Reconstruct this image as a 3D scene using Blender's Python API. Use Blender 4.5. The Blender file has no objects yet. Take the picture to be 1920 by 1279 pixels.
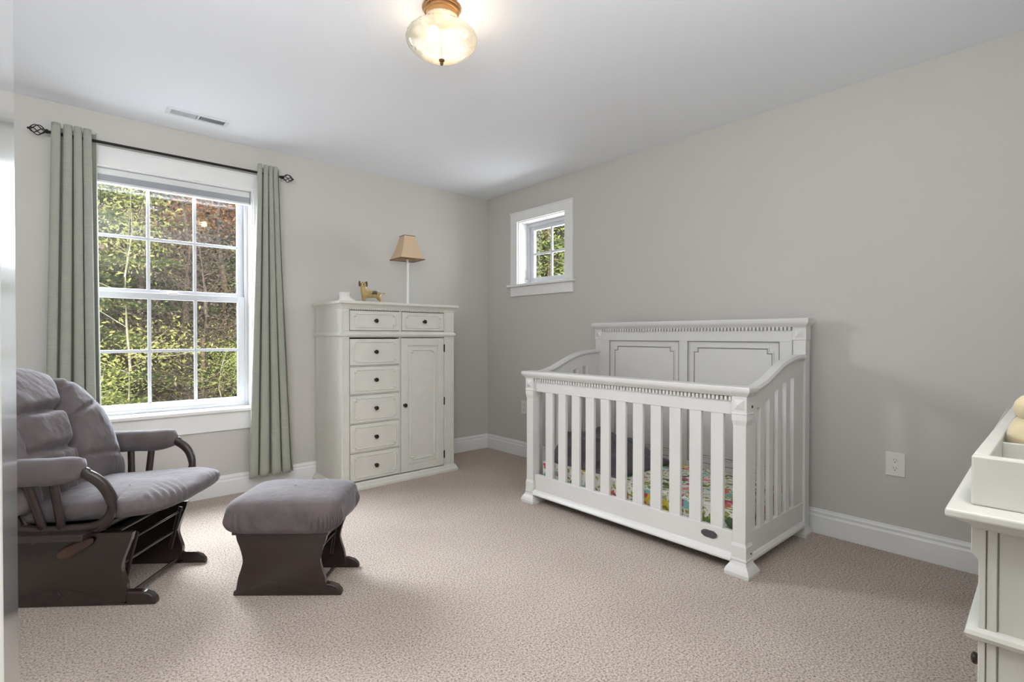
import bpy, bmesh, math, random
import numpy as np
from mathutils import Vector, Matrix, noise
C = bpy.context.scene.collection
SC = bpy.context.scene
PI = math.pi
def rad(d): return math.radians(d)
# ---------------------------------------------------------------- camera
D1, D2, HC = 3.966, 3.184, 2.44          # window wall, right wall, ceiling height
cam_d = bpy.data.cameras.new('camera'); cam = bpy.data.objects.new('camera', cam_d); C.objects.link(cam)
YAW, PITCH, ROLL = 48.5126, -0.5594, 0.0487
cam.location = (0, 0, 1.0985)
cam.rotation_mode = 'QUATERNION'
_F = Vector((math.cos(rad(YAW)) * math.cos(rad(PITCH)), math.sin(rad(YAW)) * math.cos(rad(PITCH)), math.sin(rad(PITCH))))
_q = _F.to_track_quat('-Z', 'Y')
cam.rotation_quaternion = _q @ Matrix.Rotation(rad(ROLL), 3, 'Z').to_quaternion()
cam_d.sensor_width = 36.0; cam_d.lens = 964.65 / 1920 * 36.0
cam_d.clip_start = 0.02; cam_d.clip_end = 200
SC.camera = cam
# ---------------------------------------------------------------- view
SC.view_settings.view_transform = 'Standard'; SC.view_settings.look = 'None'
SC.view_settings.gamma = 1.0; SC.view_settings.use_curve_mapping = False
SC.view_settings.exposure = EXPOSURE = 0.25
# ---------------------------------------------------------------- sky, sun, lamps
w = bpy.data.worlds.new('sky'); SC.world = w; w.use_nodes = True
bg = w.node_tree.nodes['Background']; bg.inputs['Color'].default_value = (0.72, 0.85, 1.0, 1); bg.inputs['Strength'].default_value = 2.0
def light(name, kind, loc, energy, color=(1, 1, 1), size=None, size_y=None, direction=None, cam_vis=False, spread=None):
    l = bpy.data.lights.new(name, kind); o = bpy.data.objects.new(name, l); C.objects.link(o)
    o.location = loc; l.energy = energy; l.color = color
    if kind == 'AREA':
        l.shape = 'RECTANGLE'; l.size = size; l.size_y = size_y or size
        if spread: l.spread = rad(spread)
    if direction is not None: o.rotation_euler = Vector(direction).to_track_quat('-Z', 'Z').to_euler()
    if not cam_vis: o.visible_camera = False
    return o
sun = light('sun', 'SUN', (0, -5, 10), 5.2, (1.0, 0.93, 0.80), direction=(0.35, 0.80, -0.72)); sun.data.angle = rad(1.5)
# daylight entering through the two windows
light('daylight_large_window', 'AREA', (0.50, 4.95, 2.30), 410, (0.86, 0.93, 1.0), 1.7, 1.5, (0.06, -1, -0.62))
light('skylight_large_window', 'AREA', (0.583, 4.30, 1.40), 18, (0.84, 0.92, 1.0), 1.0, 1.6, (0, -1, -0.15))
light('daylight_small_window', 'AREA', (3.52, 3.22, 1.86), 12, (0.90, 0.95, 1.0), 0.45, 0.5, (-1, 0, -0.05))
# added unseen fill lights near the camera, not fixtures of the room
light('side_fill', 'AREA', (-0.35, 0.55, 2.0), 30, (0.90, 0.95, 1.0), 1.1, 0.5, (0.30, 0.85, 0.35)).visible_glossy = False
light('fill_uplight', 'AREA', (0.25, -0.12, 1.70), 42, (0.88, 0.94, 1.0), 2.8, 0.6, (0.16, 0.80, 0.72)).visible_glossy = False
light('fill_downlight', 'AREA', (0.35, -0.15, 2.40), 12, (1.0, 0.96, 0.91), 1.6, 0.35, (0.0, 0.55, -1), spread=95).visible_glossy = False
lamp_bulb = light('ceiling_bulb', 'POINT', (1.185, 1.775, 2.325), 1.4, (1.0, 0.72, 0.46)); lamp_bulb.data.shadow_soft_size = 0.03
# ---------------------------------------------------------------- materials
def lin(c):
    f = lambda v: v / 12.92 if v <= 0.04045 else ((v + 0.055) / 1.055) ** 2.4
    return tuple(f(x / 255.0) for x in c) + (1,)
MATS = {}
def mat(name, col, rough=0.6, metal=0.0, var=0.04, scale=6.0, bump=0.0, bscale=80.0, sheen=0.0, coat=0.0, spec=0.5, stretch=(1, 1, 1)):
    """painted / plain surface: base colour with slight procedural variation and optional bump"""
    if name in MATS: return MATS[name]
    m = bpy.data.materials.new(name); m.use_nodes = True; nt = m.node_tree; n = nt.nodes; L = nt.links
    b = n['Principled BSDF']; b.inputs['Roughness'].default_value = rough; b.inputs['Metallic'].default_value = metal
    b.inputs['Specular IOR Level'].default_value = spec
    if sheen: b.inputs['Sheen Weight'].default_value = sheen; b.inputs['Sheen Roughness'].default_value = 0.4; b.inputs['Sheen Tint'].default_value = (0.85, 0.9, 1.0, 1)
    if coat: b.inputs['Coat Weight'].default_value = coat; b.inputs['Coat Roughness'].default_value = 0.12
    tc = n.new('ShaderNodeTexCoord'); mp = n.new('ShaderNodeMapping'); mp.inputs['Scale'].default_value = stretch
    L.new(tc.outputs['Object'], mp.inputs['Vector'])
    no = n.new('ShaderNodeTexNoise'); no.inputs['Scale'].default_value = scale; no.inputs['Detail'].default_value = 4
    L.new(mp.outputs['Vector'], no.inputs['Vector'])
    rp = n.new('ShaderNodeValToRGB'); base = lin(col)
    rp.color_ramp.elements[0].position = 0.3; rp.color_ramp.elements[1].position = 0.7
    rp.color_ramp.elements[0].color = tuple(max(0, v * (1 - var)) for v in base[:3]) + (1,)
    rp.color_ramp.elements[1].color = tuple(min(1, v * (1 + var)) for v in base[:3]) + (1,)
    L.new(no.outputs['Fac'], rp.inputs['Fac']); L.new(rp.outputs['Color'], b.inputs['Base Color'])
    if bump:
        n2 = n.new('ShaderNodeTexNoise'); n2.inputs['Scale'].default_value = bscale; n2.inputs['Detail'].default_value = 3
        L.new(mp.outputs['Vector'], n2.inputs['Vector'])
        bp = n.new('ShaderNodeBump'); bp.inputs['Strength'].default_value = bump; bp.inputs['Distance'].default_value = 0.01
        L.new(n2.outputs['Fac'], bp.inputs['Height']); L.new(bp.outputs['Normal'], b.inputs['Normal'])
    MATS[name] = m; return m
M_wall = mat('wall_paint', (200, 196, 189), 0.85, var=0.012, scale=1.5, bump=0.05, bscale=180)
M_ceil = mat('ceiling_paint', (240, 242, 246), 0.9, var=0.01, scale=1.2)
M_trim = mat('trim_paint', (233, 232, 229), 0.35, var=0.01)
M_vinyl = mat('window_vinyl', (202, 203, 207), 0.3, var=0.01)
M_crib = mat('crib_paint', (215, 212, 208), 0.38, var=0.015, scale=9)
M_chest = mat('chest_paint', (214, 211, 203), 0.42, var=0.03, scale=14)
M_dresser = mat('dresser_paint', (198, 196, 188), 0.42, var=0.03, scale=14)
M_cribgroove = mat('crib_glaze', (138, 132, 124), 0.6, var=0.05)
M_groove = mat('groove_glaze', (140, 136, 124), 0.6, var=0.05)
M_bronze = mat('dark_bronze', (62, 52, 44), 0.35, metal=0.8)
M_iron = mat('black_iron', (38, 34, 32), 0.45, metal=0.5)
M_wood = mat('espresso_wood', (44, 33, 30), 0.28, var=0.12, scale=5, coat=0.5, stretch=(1, 8, 8))
M_lever = mat('lever_wood', (84, 58, 50), 0.3, var=0.12, coat=0.4)
M_velvet = mat('mauve_grey_suede', (96, 87, 87), 0.9, var=0.16, scale=14, bump=0.3, bscale=38, sheen=0.28)
M_blind = mat('blind_fabric', (166, 168, 173), 0.8)
M_blindrail = mat('blind_rail', (214, 214, 214), 0.5)
M_brass = mat('aged_brass', (186, 144, 98), 0.3, metal=0.85)
M_finial = mat('brown_finial', (104, 78, 56), 0.4, metal=0.5)
M_shade = mat('tan_shade', (212, 186, 154), 0.8, var=0.03, scale=60, bump=0.1, bscale=300)
M_shadetrim = mat('shade_trim', (110, 74, 58), 0.7)
M_white = mat('white_gloss', (232, 230, 226), 0.25, var=0.01)
M_plate = mat('outlet_plastic', (226, 223, 217), 0.35, var=0.01)
M_dark = mat('dark_slot', (48, 44, 40), 0.6)
M_vent = mat('vent_metal', (222, 224, 227), 0.4, var=0.01)
M_ventin = mat('vent_inside', (95, 97, 103), 0.8)
M_plush = mat('cream_plush', (200, 184, 148), 0.9, var=0.04, scale=40, sheen=0.3)
M_ear = mat('ear_plush', (238, 232, 214), 0.9, var=0.02)
M_blanket = mat('charcoal_fabric', (94, 92, 96), 0.85, var=0.3, scale=7, bump=0.3, bscale=30, sheen=0.2)
M_plaque = mat('pewter_plaque', (92, 92, 94), 0.4, metal=0.6)
M_trunk = mat('bark', (112, 96, 80), 0.9, var=0.3, scale=10, bump=0.5, bscale=30)
M_pale = mat('pale_bark', (196, 184, 156), 0.9, var=0.2, scale=12)
M_ceramic = mat('white_ceramic', (234, 231, 226), 0.18, var=0.01, coat=0.5)

def nodes(name):
    m = bpy.data.materials.new(name); m.use_nodes = True; MATS[name] = m
    return m, m.node_tree.nodes, m.node_tree.links, m.node_tree.nodes['Principled BSDF']
def ramp(n, pts, interp='LINEAR'):
    r = n.new('ShaderNodeValToRGB'); cr = r.color_ramp; cr.interpolation = interp
    while len(cr.elements) < len(pts): cr.elements.new(0.5)
    for e, (p, c) in zip(cr.elements, pts): e.position = p; e.color = c
    return r
# carpet: cut pile in beige and brown yarns
M_carpet, n, L, b = nodes('carpet')
tc = n.new('ShaderNodeTexCoord')
n1 = n.new('ShaderNodeTexNoise'); n1.inputs['Scale'].default_value = 135; n1.inputs['Detail'].default_value = 5; n1.inputs['Roughness'].default_value = 0.75
v1 = n.new('ShaderNodeTexVoronoi'); v1.inputs['Scale'].default_value = 190
n3 = n.new('ShaderNodeTexNoise'); n3.inputs['Scale'].default_value = 2.2; n3.inputs['Detail'].default_value = 3
for q in (n1, v1, n3): L.new(tc.outputs['Object'], q.inputs['Vector'])
r1 = ramp(n, [(0.36, lin((118, 98, 86))), (0.47, lin((200, 182, 168))), (0.57, lin((236, 221, 208)))])
L.new(n1.outputs['Fac'], r1.inputs['Fac'])
r3 = ramp(n, [(0.3, (0.93, 0.92, 0.91, 1)), (0.7, (1.04, 1.04, 1.04, 1))]); L.new(n3.outputs['Fac'], r3.inputs['Fac'])
mx = n.new('ShaderNodeMix'); mx.data_type = 'RGBA'; mx.blend_type = 'MULTIPLY'; mx.inputs['Factor'].default_value = 1.0
L.new(r1.outputs['Color'], mx.inputs['A']); L.new(r3.outputs['Color'], mx.inputs['B']); L.new(mx.outputs['Result'], b.inputs['Base Color'])
b.inputs['Roughness'].default_value = 0.95; b.inputs['Specular IOR Level'].default_value = 0.1; b.inputs['Sheen Weight'].default_value = 0.15
ad = n.new('ShaderNodeMath'); ad.operation = 'SUBTRACT'; L.new(n1.outputs['Fac'], ad.inputs[0])
ml = n.new('ShaderNodeMath'); ml.operation = 'MULTIPLY'; ml.inputs[1].default_value = 0.5; L.new(v1.outputs['Distance'], ml.inputs[0]); L.new(ml.outputs[0], ad.inputs[1])
bp = n.new('ShaderNodeBump'); bp.inputs['Strength'].default_value = 0.9; bp.inputs['Distance'].default_value = 0.012
L.new(ad.outputs[0], bp.inputs['Height']); L.new(bp.outputs['Normal'], b.inputs['Normal'])
# curtain linen: sage green with fine horizontal slubs
M_curtain, n, L, b = nodes('sage_linen')
tc = n.new('ShaderNodeTexCoord'); mp = n.new('ShaderNodeMapping'); mp.inputs['Scale'].default_value = (6, 6, 160); L.new(tc.outputs['Object'], mp.inputs['Vector'])
n1 = n.new('ShaderNodeTexNoise'); n1.inputs['Scale'].default_value = 2.0; n1.inputs['Detail'].default_value = 4; L.new(mp.outputs['Vector'], n1.inputs['Vector'])
r1 = ramp(n, [(0.3, lin((150, 152, 140))), (0.7, lin((162, 163, 150)))]); L.new(n1.outputs['Fac'], r1.inputs['Fac']); L.new(r1.outputs['Color'], b.inputs['Base Color'])
b.inputs['Roughness'].default_value = 0.8; b.inputs['Sheen Weight'].default_value = 0.2
bp = n.new('ShaderNodeBump'); bp.inputs['Strength'].default_value = 0.15; bp.inputs['Distance'].default_value = 0.004; L.new(n1.outputs['Fac'], bp.inputs['Height']); L.new(bp.outputs['Normal'], b.inputs['Normal'])
# floral crib sheet
M_floral, n, L, b = nodes('floral_sheet')
tc = n.new('ShaderNodeTexCoord')
dn = n.new('ShaderNodeTexNoise'); dn.inputs['Scale'].default_value = 18; L.new(tc.outputs['Object'], dn.inputs['Vector'])
ax = n.new('ShaderNodeMix'); ax.data_type = 'RGBA'; ax.blend_type = 'LINEAR_LIGHT'; ax.inputs['Factor'].default_value = 0.06
L.new(tc.outputs['Object'], ax.inputs['A']); L.new(dn.outputs['Color'], ax.inputs['B'])
va = n.new('ShaderNodeTexVoronoi'); va.inputs['Scale'].default_value = 13; L.new(ax.outputs['Result'], va.inputs['Vector'])
sp = n.new('ShaderNodeSeparateColor'); L.new(va.outputs['Color'], sp.inputs['Color'])
rc = ramp(n, [(0.0, lin((208, 84, 108))), (0.16, lin((224, 120, 96))), (0.32, lin((120, 140, 66))), (0.52, lin((214, 190, 70))), (0.66, lin((130, 190, 184))), (0.8, lin((84, 104, 70))), (0.92, lin((236, 150, 150)))], 'CONSTANT')
L.new(sp.outputs['Red'], rc.inputs['Fac'])
rm = ramp(n, [(0.42, (1, 1, 1, 1)), (0.50, (0, 0, 0, 1))]); L.new(va.outputs['Distance'], rm.inputs['Fac'])
vb = n.new('ShaderNodeTexVoronoi'); vb.inputs['Scale'].default_value = 34; L.new(ax.outputs['Result'], vb.inputs['Vector'])
rb = ramp(n, [(0.0, lin((112, 132, 60))), (0.35, lin((168, 172, 90))), (0.5, lin((238, 236, 230)))]); L.new(vb.outputs['Distance'], rb.inputs['Fac'])
m2 = n.new('ShaderNodeMix'); m2.data_type = 'RGBA'; L.new(rm.outputs['Color'], m2.inputs['Factor']); L.new(rb.outputs['Color'], m2.inputs['A']); L.new(rc.outputs['Color'], m2.inputs['B'])
L.new(m2.outputs['Result'], b.inputs['Base Color']); b.inputs['Roughness'].default_value = 0.85
# window glass (thin, same for every ray)
def glass(name, refl=1.0, tint=(1, 1, 1, 1)):
    m = bpy.data.materials.new(name); m.use_nodes = True; n = m.node_tree.nodes; L = m.node_tree.links
    n.remove(n['Principled BSDF']); out = n['Material Output']
    tr = n.new('ShaderNodeBsdfTransparent'); tr.inputs['Color'].default_value = tint
    gl = n.new('ShaderNodeBsdfGlossy'); gl.inputs['Roughness'].default_value = 0.02
    fr = n.new('ShaderNodeLayerWeight'); fr.inputs['Blend'].default_value = 0.5
    pw = n.new('ShaderNodeMath'); pw.operation = 'POWER'; pw.inputs[1].default_value = 5.0; L.new(fr.outputs['Facing'], pw.inputs[0])
    mu = n.new('ShaderNodeMath'); mu.operation = 'MULTIPLY_ADD'; mu.inputs[1].default_value = 0.9; mu.inputs[2].default_value = 0.04 * refl; L.new(pw.outputs[0], mu.inputs[0])
    mx = n.new('ShaderNodeMixShader'); L.new(mu.outputs[0], mx.inputs[0]); L.new(tr.outputs[0], mx.inputs[1]); L.new(gl.outputs[0], mx.inputs[2])
    L.new(mx.outputs[0], out.inputs['Surface']); MATS[name] = m; return m
M_glass = glass('window_glass', 1.3)
# ceiling light bowl: frosted ribbed glass
M_bowl = bpy.data.materials.new('bowl_glass'); M_bowl.use_nodes = True; n = M_bowl.node_tree.nodes; L = M_bowl.node_tree.links
n.remove(n['Principled BSDF'])
tr = n.new('ShaderNodeBsdfTransparent'); tr.inputs['Color'].default_value = (0.97, 0.97, 0.94, 1)
tl = n.new('ShaderNodeBsdfTranslucent'); tl.inputs['Color'].default_value = (0.72, 0.80, 0.80, 1)
df = n.new('ShaderNodeBsdfDiffuse'); df.inputs['Color'].default_value = (0.72, 0.80, 0.80, 1)
gl = n.new('ShaderNodeBsdfGlossy'); gl.inputs['Roughness'].default_value = 0.08
lw = n.new('ShaderNodeLayerWeight'); lw.inputs['Blend'].default_value = 0.35
a1 = n.new('ShaderNodeMixShader'); a1.inputs[0].default_value = 0.45; L.new(tl.outputs[0], a1.inputs[1]); L.new(df.outputs[0], a1.inputs[2])
a2 = n.new('ShaderNodeMixShader'); a2.inputs[0].default_value = 0.38; L.new(tr.outputs[0], a2.inputs[1]); L.new(a1.outputs[0], a2.inputs[2])
a3 = n.new('ShaderNodeMixShader'); L.new(lw.outputs['Fresnel'], a3.inputs[0]); L.new(a2.outputs[0], a3.inputs[1]); L.new(gl.outputs[0], a3.inputs[2])
L.new(a3.outputs[0], n['Material Output'].inputs['Surface'])
M_bulb = bpy.data.materials.new('lit_bulb'); M_bulb.use_nodes = True
_b = M_bulb.node_tree.nodes['Principled BSDF']; _b.inputs['Emission Color'].default_value = (1.0, 0.86, 0.62, 1); _b.inputs['Emission Strength'].default_value = 5.0
# leaves: colour varies by clump
def leafmat(name, cols, scale=1.4):
    m, n, L, b = nodes(name)
    tc = n.new('ShaderNodeTexCoord'); n1 = n.new('ShaderNodeTexNoise'); n1.inputs['Scale'].default_value = scale; n1.inputs['Detail'].default_value = 6; n1.inputs['Roughness'].default_value = 0.8
    L.new(tc.outputs['Object'], n1.inputs['Vector'])
    k = len(cols); r = ramp(n, [(0.32 + 0.36 * i / (k - 1), lin(c)) for i, c in enumerate(cols)]); L.new(n1.outputs['Fac'], r.inputs['Fac']); L.new(r.outputs['Color'], b.inputs['Base Color'])
    b.inputs['Roughness'].default_value = 0.6
    t = n.new('ShaderNodeBsdfTranslucent'); L.new(r.outputs['Color'], t.inputs['Color']); mx = n.new('ShaderNodeMixShader'); mx.inputs[0].default_value = 0.35
    L.new(b.outputs[0], mx.inputs[1]); L.new(t.outputs[0], mx.inputs[2]); L.new(mx.outputs[0], n['Material Output'].inputs['Surface'])
    return m
M_conifer = leafmat('conifer_needles', [(78, 92, 56), (114, 126, 72), (152, 156, 90)])
M_yellow = leafmat('yellow_green_leaves', [(126, 134, 70), (172, 172, 92), (210, 202, 130)])
M_orange = leafmat('orange_leaves', [(150, 110, 60), (206, 134, 74), (222, 170, 96)])
M_brown = leafmat('dry_twigs', [(92, 80, 66), (128, 112, 92), (158, 144, 120)])
M_bright = leafmat('fresh_leaves', [(118, 134, 62), (158, 172, 78), (194, 194, 108)])
M_ground = mat('forest_floor', (104, 84, 62), 0.95, var=0.35, scale=3, bump=0.6, bscale=14)
# ---------------------------------------------------------------- mesh helpers
def NB(): return bmesh.new()
def box(bm, x0, x1, y0, y1, z0, z1):
    v = [bm.verts.new(p) for p in ((x0, y0, z0), (x1, y0, z0), (x1, y1, z0), (x0, y1, z0), (x0, y0, z1), (x1, y0, z1), (x1, y1, z1), (x0, y1, z1))]
    for f in ((0, 3, 2, 1), (4, 5, 6, 7), (0, 1, 5, 4), (1, 2, 6, 5), (2, 3, 7, 6), (3, 0, 4, 7)): bm.faces.new([v[i] for i in f])
    return v
def prism(bm, pts, axis, t0, t1):
    """extrude a 2-D outline along an axis. axis 'y': pts are (x,z); 'x': pts are (y,z); 'z': pts are (x,y)"""
    def P(p, t): return {'y': (p[0], t, p[1]), 'x': (t, p[0], p[1]), 'z': (p[0], p[1], t)}[axis]
    a = [bm.verts.new(P(p, t0)) for p in pts]; c = [bm.verts.new(P(p, t1)) for p in pts]; k = len(pts)
    bm.faces.new(a); bm.faces.new(c[::-1])
    for i in range(k): bm.faces.new([a[i], c[i], c[(i + 1) % k], a[(i + 1) % k]])
def lathe(bm, prof, cx=0, cy=0, n=32, z0=0.0, fn=None, caps=True):
    rings = []
    for (r, z) in prof:
        ring = []
        for i in range(n):
            t = 2 * PI * i / n; rr = r * (fn(t, z) if fn else 1)
            ring.append(bm.verts.new((cx + rr * math.cos(t), cy + rr * math.sin(t), z + z0)))
        rings.append(ring)
    for a, c in zip(rings, rings[1:]):
        for i in range(n): bm.faces.new([a[i], a[(i + 1) % n], c[(i + 1) % n], c[i]])
    if caps:
        if prof[0][0] > 1e-5: bm.faces.new(rings[0][::-1])
        if prof[-1][0] > 1e-5: bm.faces.new(rings[-1])
def loft(bm, secs):
    """secs: list of closed loops (same length)"""
    R = [[bm.verts.new(p) for p in s] for s in secs]; k = len(R[0])
    for a, c in zip(R, R[1:]):
        for i in range(k): bm.faces.new([a[i], a[(i + 1) % k], c[(i + 1) % k], c[i]])
    bm.faces.new(R[0][::-1]); bm.faces.new(R[-1])
def post(bm, cx, cy, rows):
    loft(bm, [[(cx - hx, cy - hy, z), (cx + hx, cy - hy, z), (cx + hx, cy + hy, z), (cx - hx, cy + hy, z)] for z, hx, hy in rows])
def tube(bm, pts, r, n=8, closed=False, flat=None, up=(0, 0, 1)):
    """sweep; r scalar or list; flat = (a,b) scale of the section along side / up"""
    pts = [Vector(p) for p in pts]; k = len(pts); R = []
    rr = r if isinstance(r, (list, tuple)) else [r] * k
    upv = Vector(up)
    for i, p in enumerate(pts):
        a = pts[(i - 1) % k] if closed or i else p; c = pts[(i + 1) % k] if closed or i < k - 1 else p
        t = (c - a).normalized(); s = t.cross(upv)
        if s.length < 1e-3: s = t.cross(Vector((1, 0.01, 0)))
        s.normalize(); u = s.cross(t)
        fa, fb = flat or (1, 1)
        R.append([bm.verts.new(p + (s * math.cos(2 * PI * j / n) * fa + u * math.sin(2 * PI * j / n) * fb) * rr[i]) for j in range(n)])
    seq = list(zip(R, R[1:] + ([R[0]] if closed else [])))
    for a, c in (seq if closed else zip(R, R[1:])):
        for j in range(n): bm.faces.new([a[j], a[(j + 1) % n], c[(j + 1) % n], c[j]])
    if not closed: bm.faces.new(R[0][::-1]); bm.faces.new(R[-1])
def ball(bm, c, r, sx=1, sy=1, sz=1, u=16, v=10):
    m = Matrix.Translation(c) @ Matrix.Diagonal((sx, sy, sz, 1)); bmesh.ops.create_uvsphere(bm, u_segments=u, v_segments=v, radius=r, matrix=m)
def surf(bm, fn, nu, nv, closed_u=False):
    V = [[bm.verts.new(fn(i / (nu if closed_u else nu - 1), j / (nv - 1))) for i in range(nu)] for j in range(nv)]
    for j in range(nv - 1):
        for i in range(nu if closed_u else nu - 1):
            bm.faces.new([V[j][i], V[j][(i + 1) % nu], V[j + 1][(i + 1) % nu], V[j + 1][i]])
    return V
def spline(pts, k=8):
    """Catmull-Rom through points"""
    P = [Vector(p) for p in pts]; P = [P[0] * 2 - P[1]] + P + [P[-1] * 2 - P[-2]]; out = []
    for i in range(1, len(P) - 2):
        for j in range(k):
            t = j / k; a, b_, c, d = P[i - 1:i + 3]
            out.append(0.5 * ((2 * b_) + (c - a) * t + (2 * a - 5 * b_ + 4 * c - d) * t * t + (3 * b_ - a - 3 * c + d) * t ** 3))
    out.append(P[-2]); return out
def obj(name, bm, m, parent=None, world=False, bevel=0.0, smooth=0.0, subsurf=0, solid=0.0, seg=2):
    if world and parent is not None:
        bmesh.ops.transform(bm, matrix=parent_world(parent).inverted(), verts=bm.verts)
    bmesh.ops.recalc_face_normals(bm, faces=bm.faces)
    me = bpy.data.meshes.new(name); bm.to_mesh(me); bm.free(); me.materials.append(m)
    o = bpy.data.objects.new(name, me); C.objects.link(o); o.parent = parent
    if smooth:
        me.polygons.foreach_set('use_smooth', [True] * len(me.polygons)); me.set_sharp_from_angle(angle=rad(smooth))
    if solid: s = o.modifiers.new('solid', 'SOLIDIFY'); s.thickness = solid; s.offset = 0
    if bevel:
        s = o.modifiers.new('bevel', 'BEVEL'); s.width = bevel; s.segments = seg; s.limit_method = 'ANGLE'; s.angle_limit = rad(40)
    if subsurf: s = o.modifiers.new('sub', 'SUBSURF'); s.levels = subsurf; s.render_levels = subsurf
    return o
def parent_world(p):
    m = Matrix.LocRotScale(p.location, p.rotation_euler, (1, 1, 1))
    return parent_world(p.parent) @ m if p.parent else m
def tag(o, label=None, cat=None, group=None, kind=None):
    if label: o['label'] = label
    if cat: o['category'] = cat
    if group: o['group'] = group
    if kind: o['kind'] = kind
    return o
def thing(name, label, cat, loc=(0, 0, 0), rz=0.0, group=None, kind=None):
    o = bpy.data.objects.new(name, None); C.objects.link(o); o.location = loc; o.rotation_euler = (0, 0, rz)
    o.empty_display_size = 0.1
    return tag(o, label, cat, group, kind)
def copytree(o, parent=None):
    c = o.copy(); C.objects.link(c); c.parent = parent
    for ch in list(o.children): copytree(ch, c)
    return c
def struct(name, bm, m, **k):
    return tag(obj(name, bm, m, **k), kind='structure')
# ---------------------------------------------------------------- the room
XW, YS = -1.05, -0.42     # west and south walls
bm = NB(); box(bm, XW - .15, D2 + .15, YS - .15, D1 + .15, -0.06, 0.0); struct('floor', bm, M_carpet)
bm = NB(); box(bm, XW - .15, D2 + .17, YS - .15, D1 + .17, HC, HC + 0.12); struct('ceiling', bm, M_ceil)
W1 = dict(u0=0.120, u1=1.046, z0=0.585, z1=2.128)   # opening in window wall
W2 = dict(u0=2.925, u1=3.515, z0=1.560, z1=2.143)   # opening in right wall (world y)
bm = NB()
box(bm, XW - .15, W1['u0'], D1, D1 + .17, 0, HC); box(bm, W1['u1'], D2 + .17, D1, D1 + .17, 0, HC)
box(bm, W1['u0'], W1['u1'], D1, D1 + .17, 0, W1['z0']); box(bm, W1['u0'], W1['u1'], D1, D1 + .17, W1['z1'], HC)
struct('wall_north', bm, M_wall)
bm = NB()
box(bm, D2, D2 + .17, YS - .15, W2['u0'], 0, HC); box(bm, D2, D2 + .17, W2['u1'], D1, 0, HC)
box(bm, D2, D2 + .17, W2['u0'], W2['u1'], 0, W2['z0']); box(bm, D2, D2 + .17, W2['u0'], W2['u1'], W2['z1'], HC)
struct('wall_east', bm, M_wall)
bm = NB(); box(bm, XW - .15, XW, YS - .15, D1, 0, HC); struct('wall_west', bm, M_wall)
bm = NB(); box(bm, XW, D2, YS - .15, YS, 0, HC); struct('wall_south', bm, M_wall)
bm = NB(); box(bm, XW, -0.062, 0.25, 0.36, 0, HC); struct('wall_partition', bm, M_wall)
# baseboards with moulded cap
def baseprof(s=1):
    return [(0, 0), (0.016, 0), (0.016, 0.096), (0.0125, 0.099), (0.009, 0.106), (0.0095, 0.112), (0.012, 0.116), (0.011, 0.121), (0.005, 0.127), (0.004, 0.135), (0, 0.136)]
bm = NB(); prism(bm, [(D1 - d, z) for d, z in baseprof()], 'x', XW, D2); struct('baseboard_north', bm, M_trim)
bm = NB(); prism(bm, [(D2 - d, z) for d, z in baseprof()], 'y', YS, D1); struct('baseboard_east', bm, M_trim)
bm = NB(); prism(bm, [(XW + d, z) for d, z in baseprof()], 'y', 0.36, D1 - .015); struct('baseboard_west', bm, M_trim, smooth=30)
bm = NB(); prism(bm, [(0.36 + d, z) for d, z in baseprof()], 'x', XW + .015, -0.16); struct('baseboard_partition', bm, M_trim, smooth=30)
# door frame on the end of the partition and the open door leaf
bm = NB(); box(bm, -0.0615, -0.043, 0.235, 0.375, 0, 2.06); struct('trim_1', bm, M_trim, bevel=.003)
dr = thing('door_1', None, None, (-0.0235, 0.405, 0), math.atan2(0.755, -0.0266), kind='structure')
bm = NB(); box(bm, 0, 0.76, 0.0, 0.035, 0.012, 2.03)
obj('door_leaf', bm, mat('door_gloss', (230, 230, 228), 0.12, var=0.005, coat=0.8), dr, bevel=.002)
bm = NB(); box(bm, -0.0012, -0.0001, 0.004, 0.031, 0.955, 0.99); obj('latch_plate', bm, M_bronze, dr)

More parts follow.
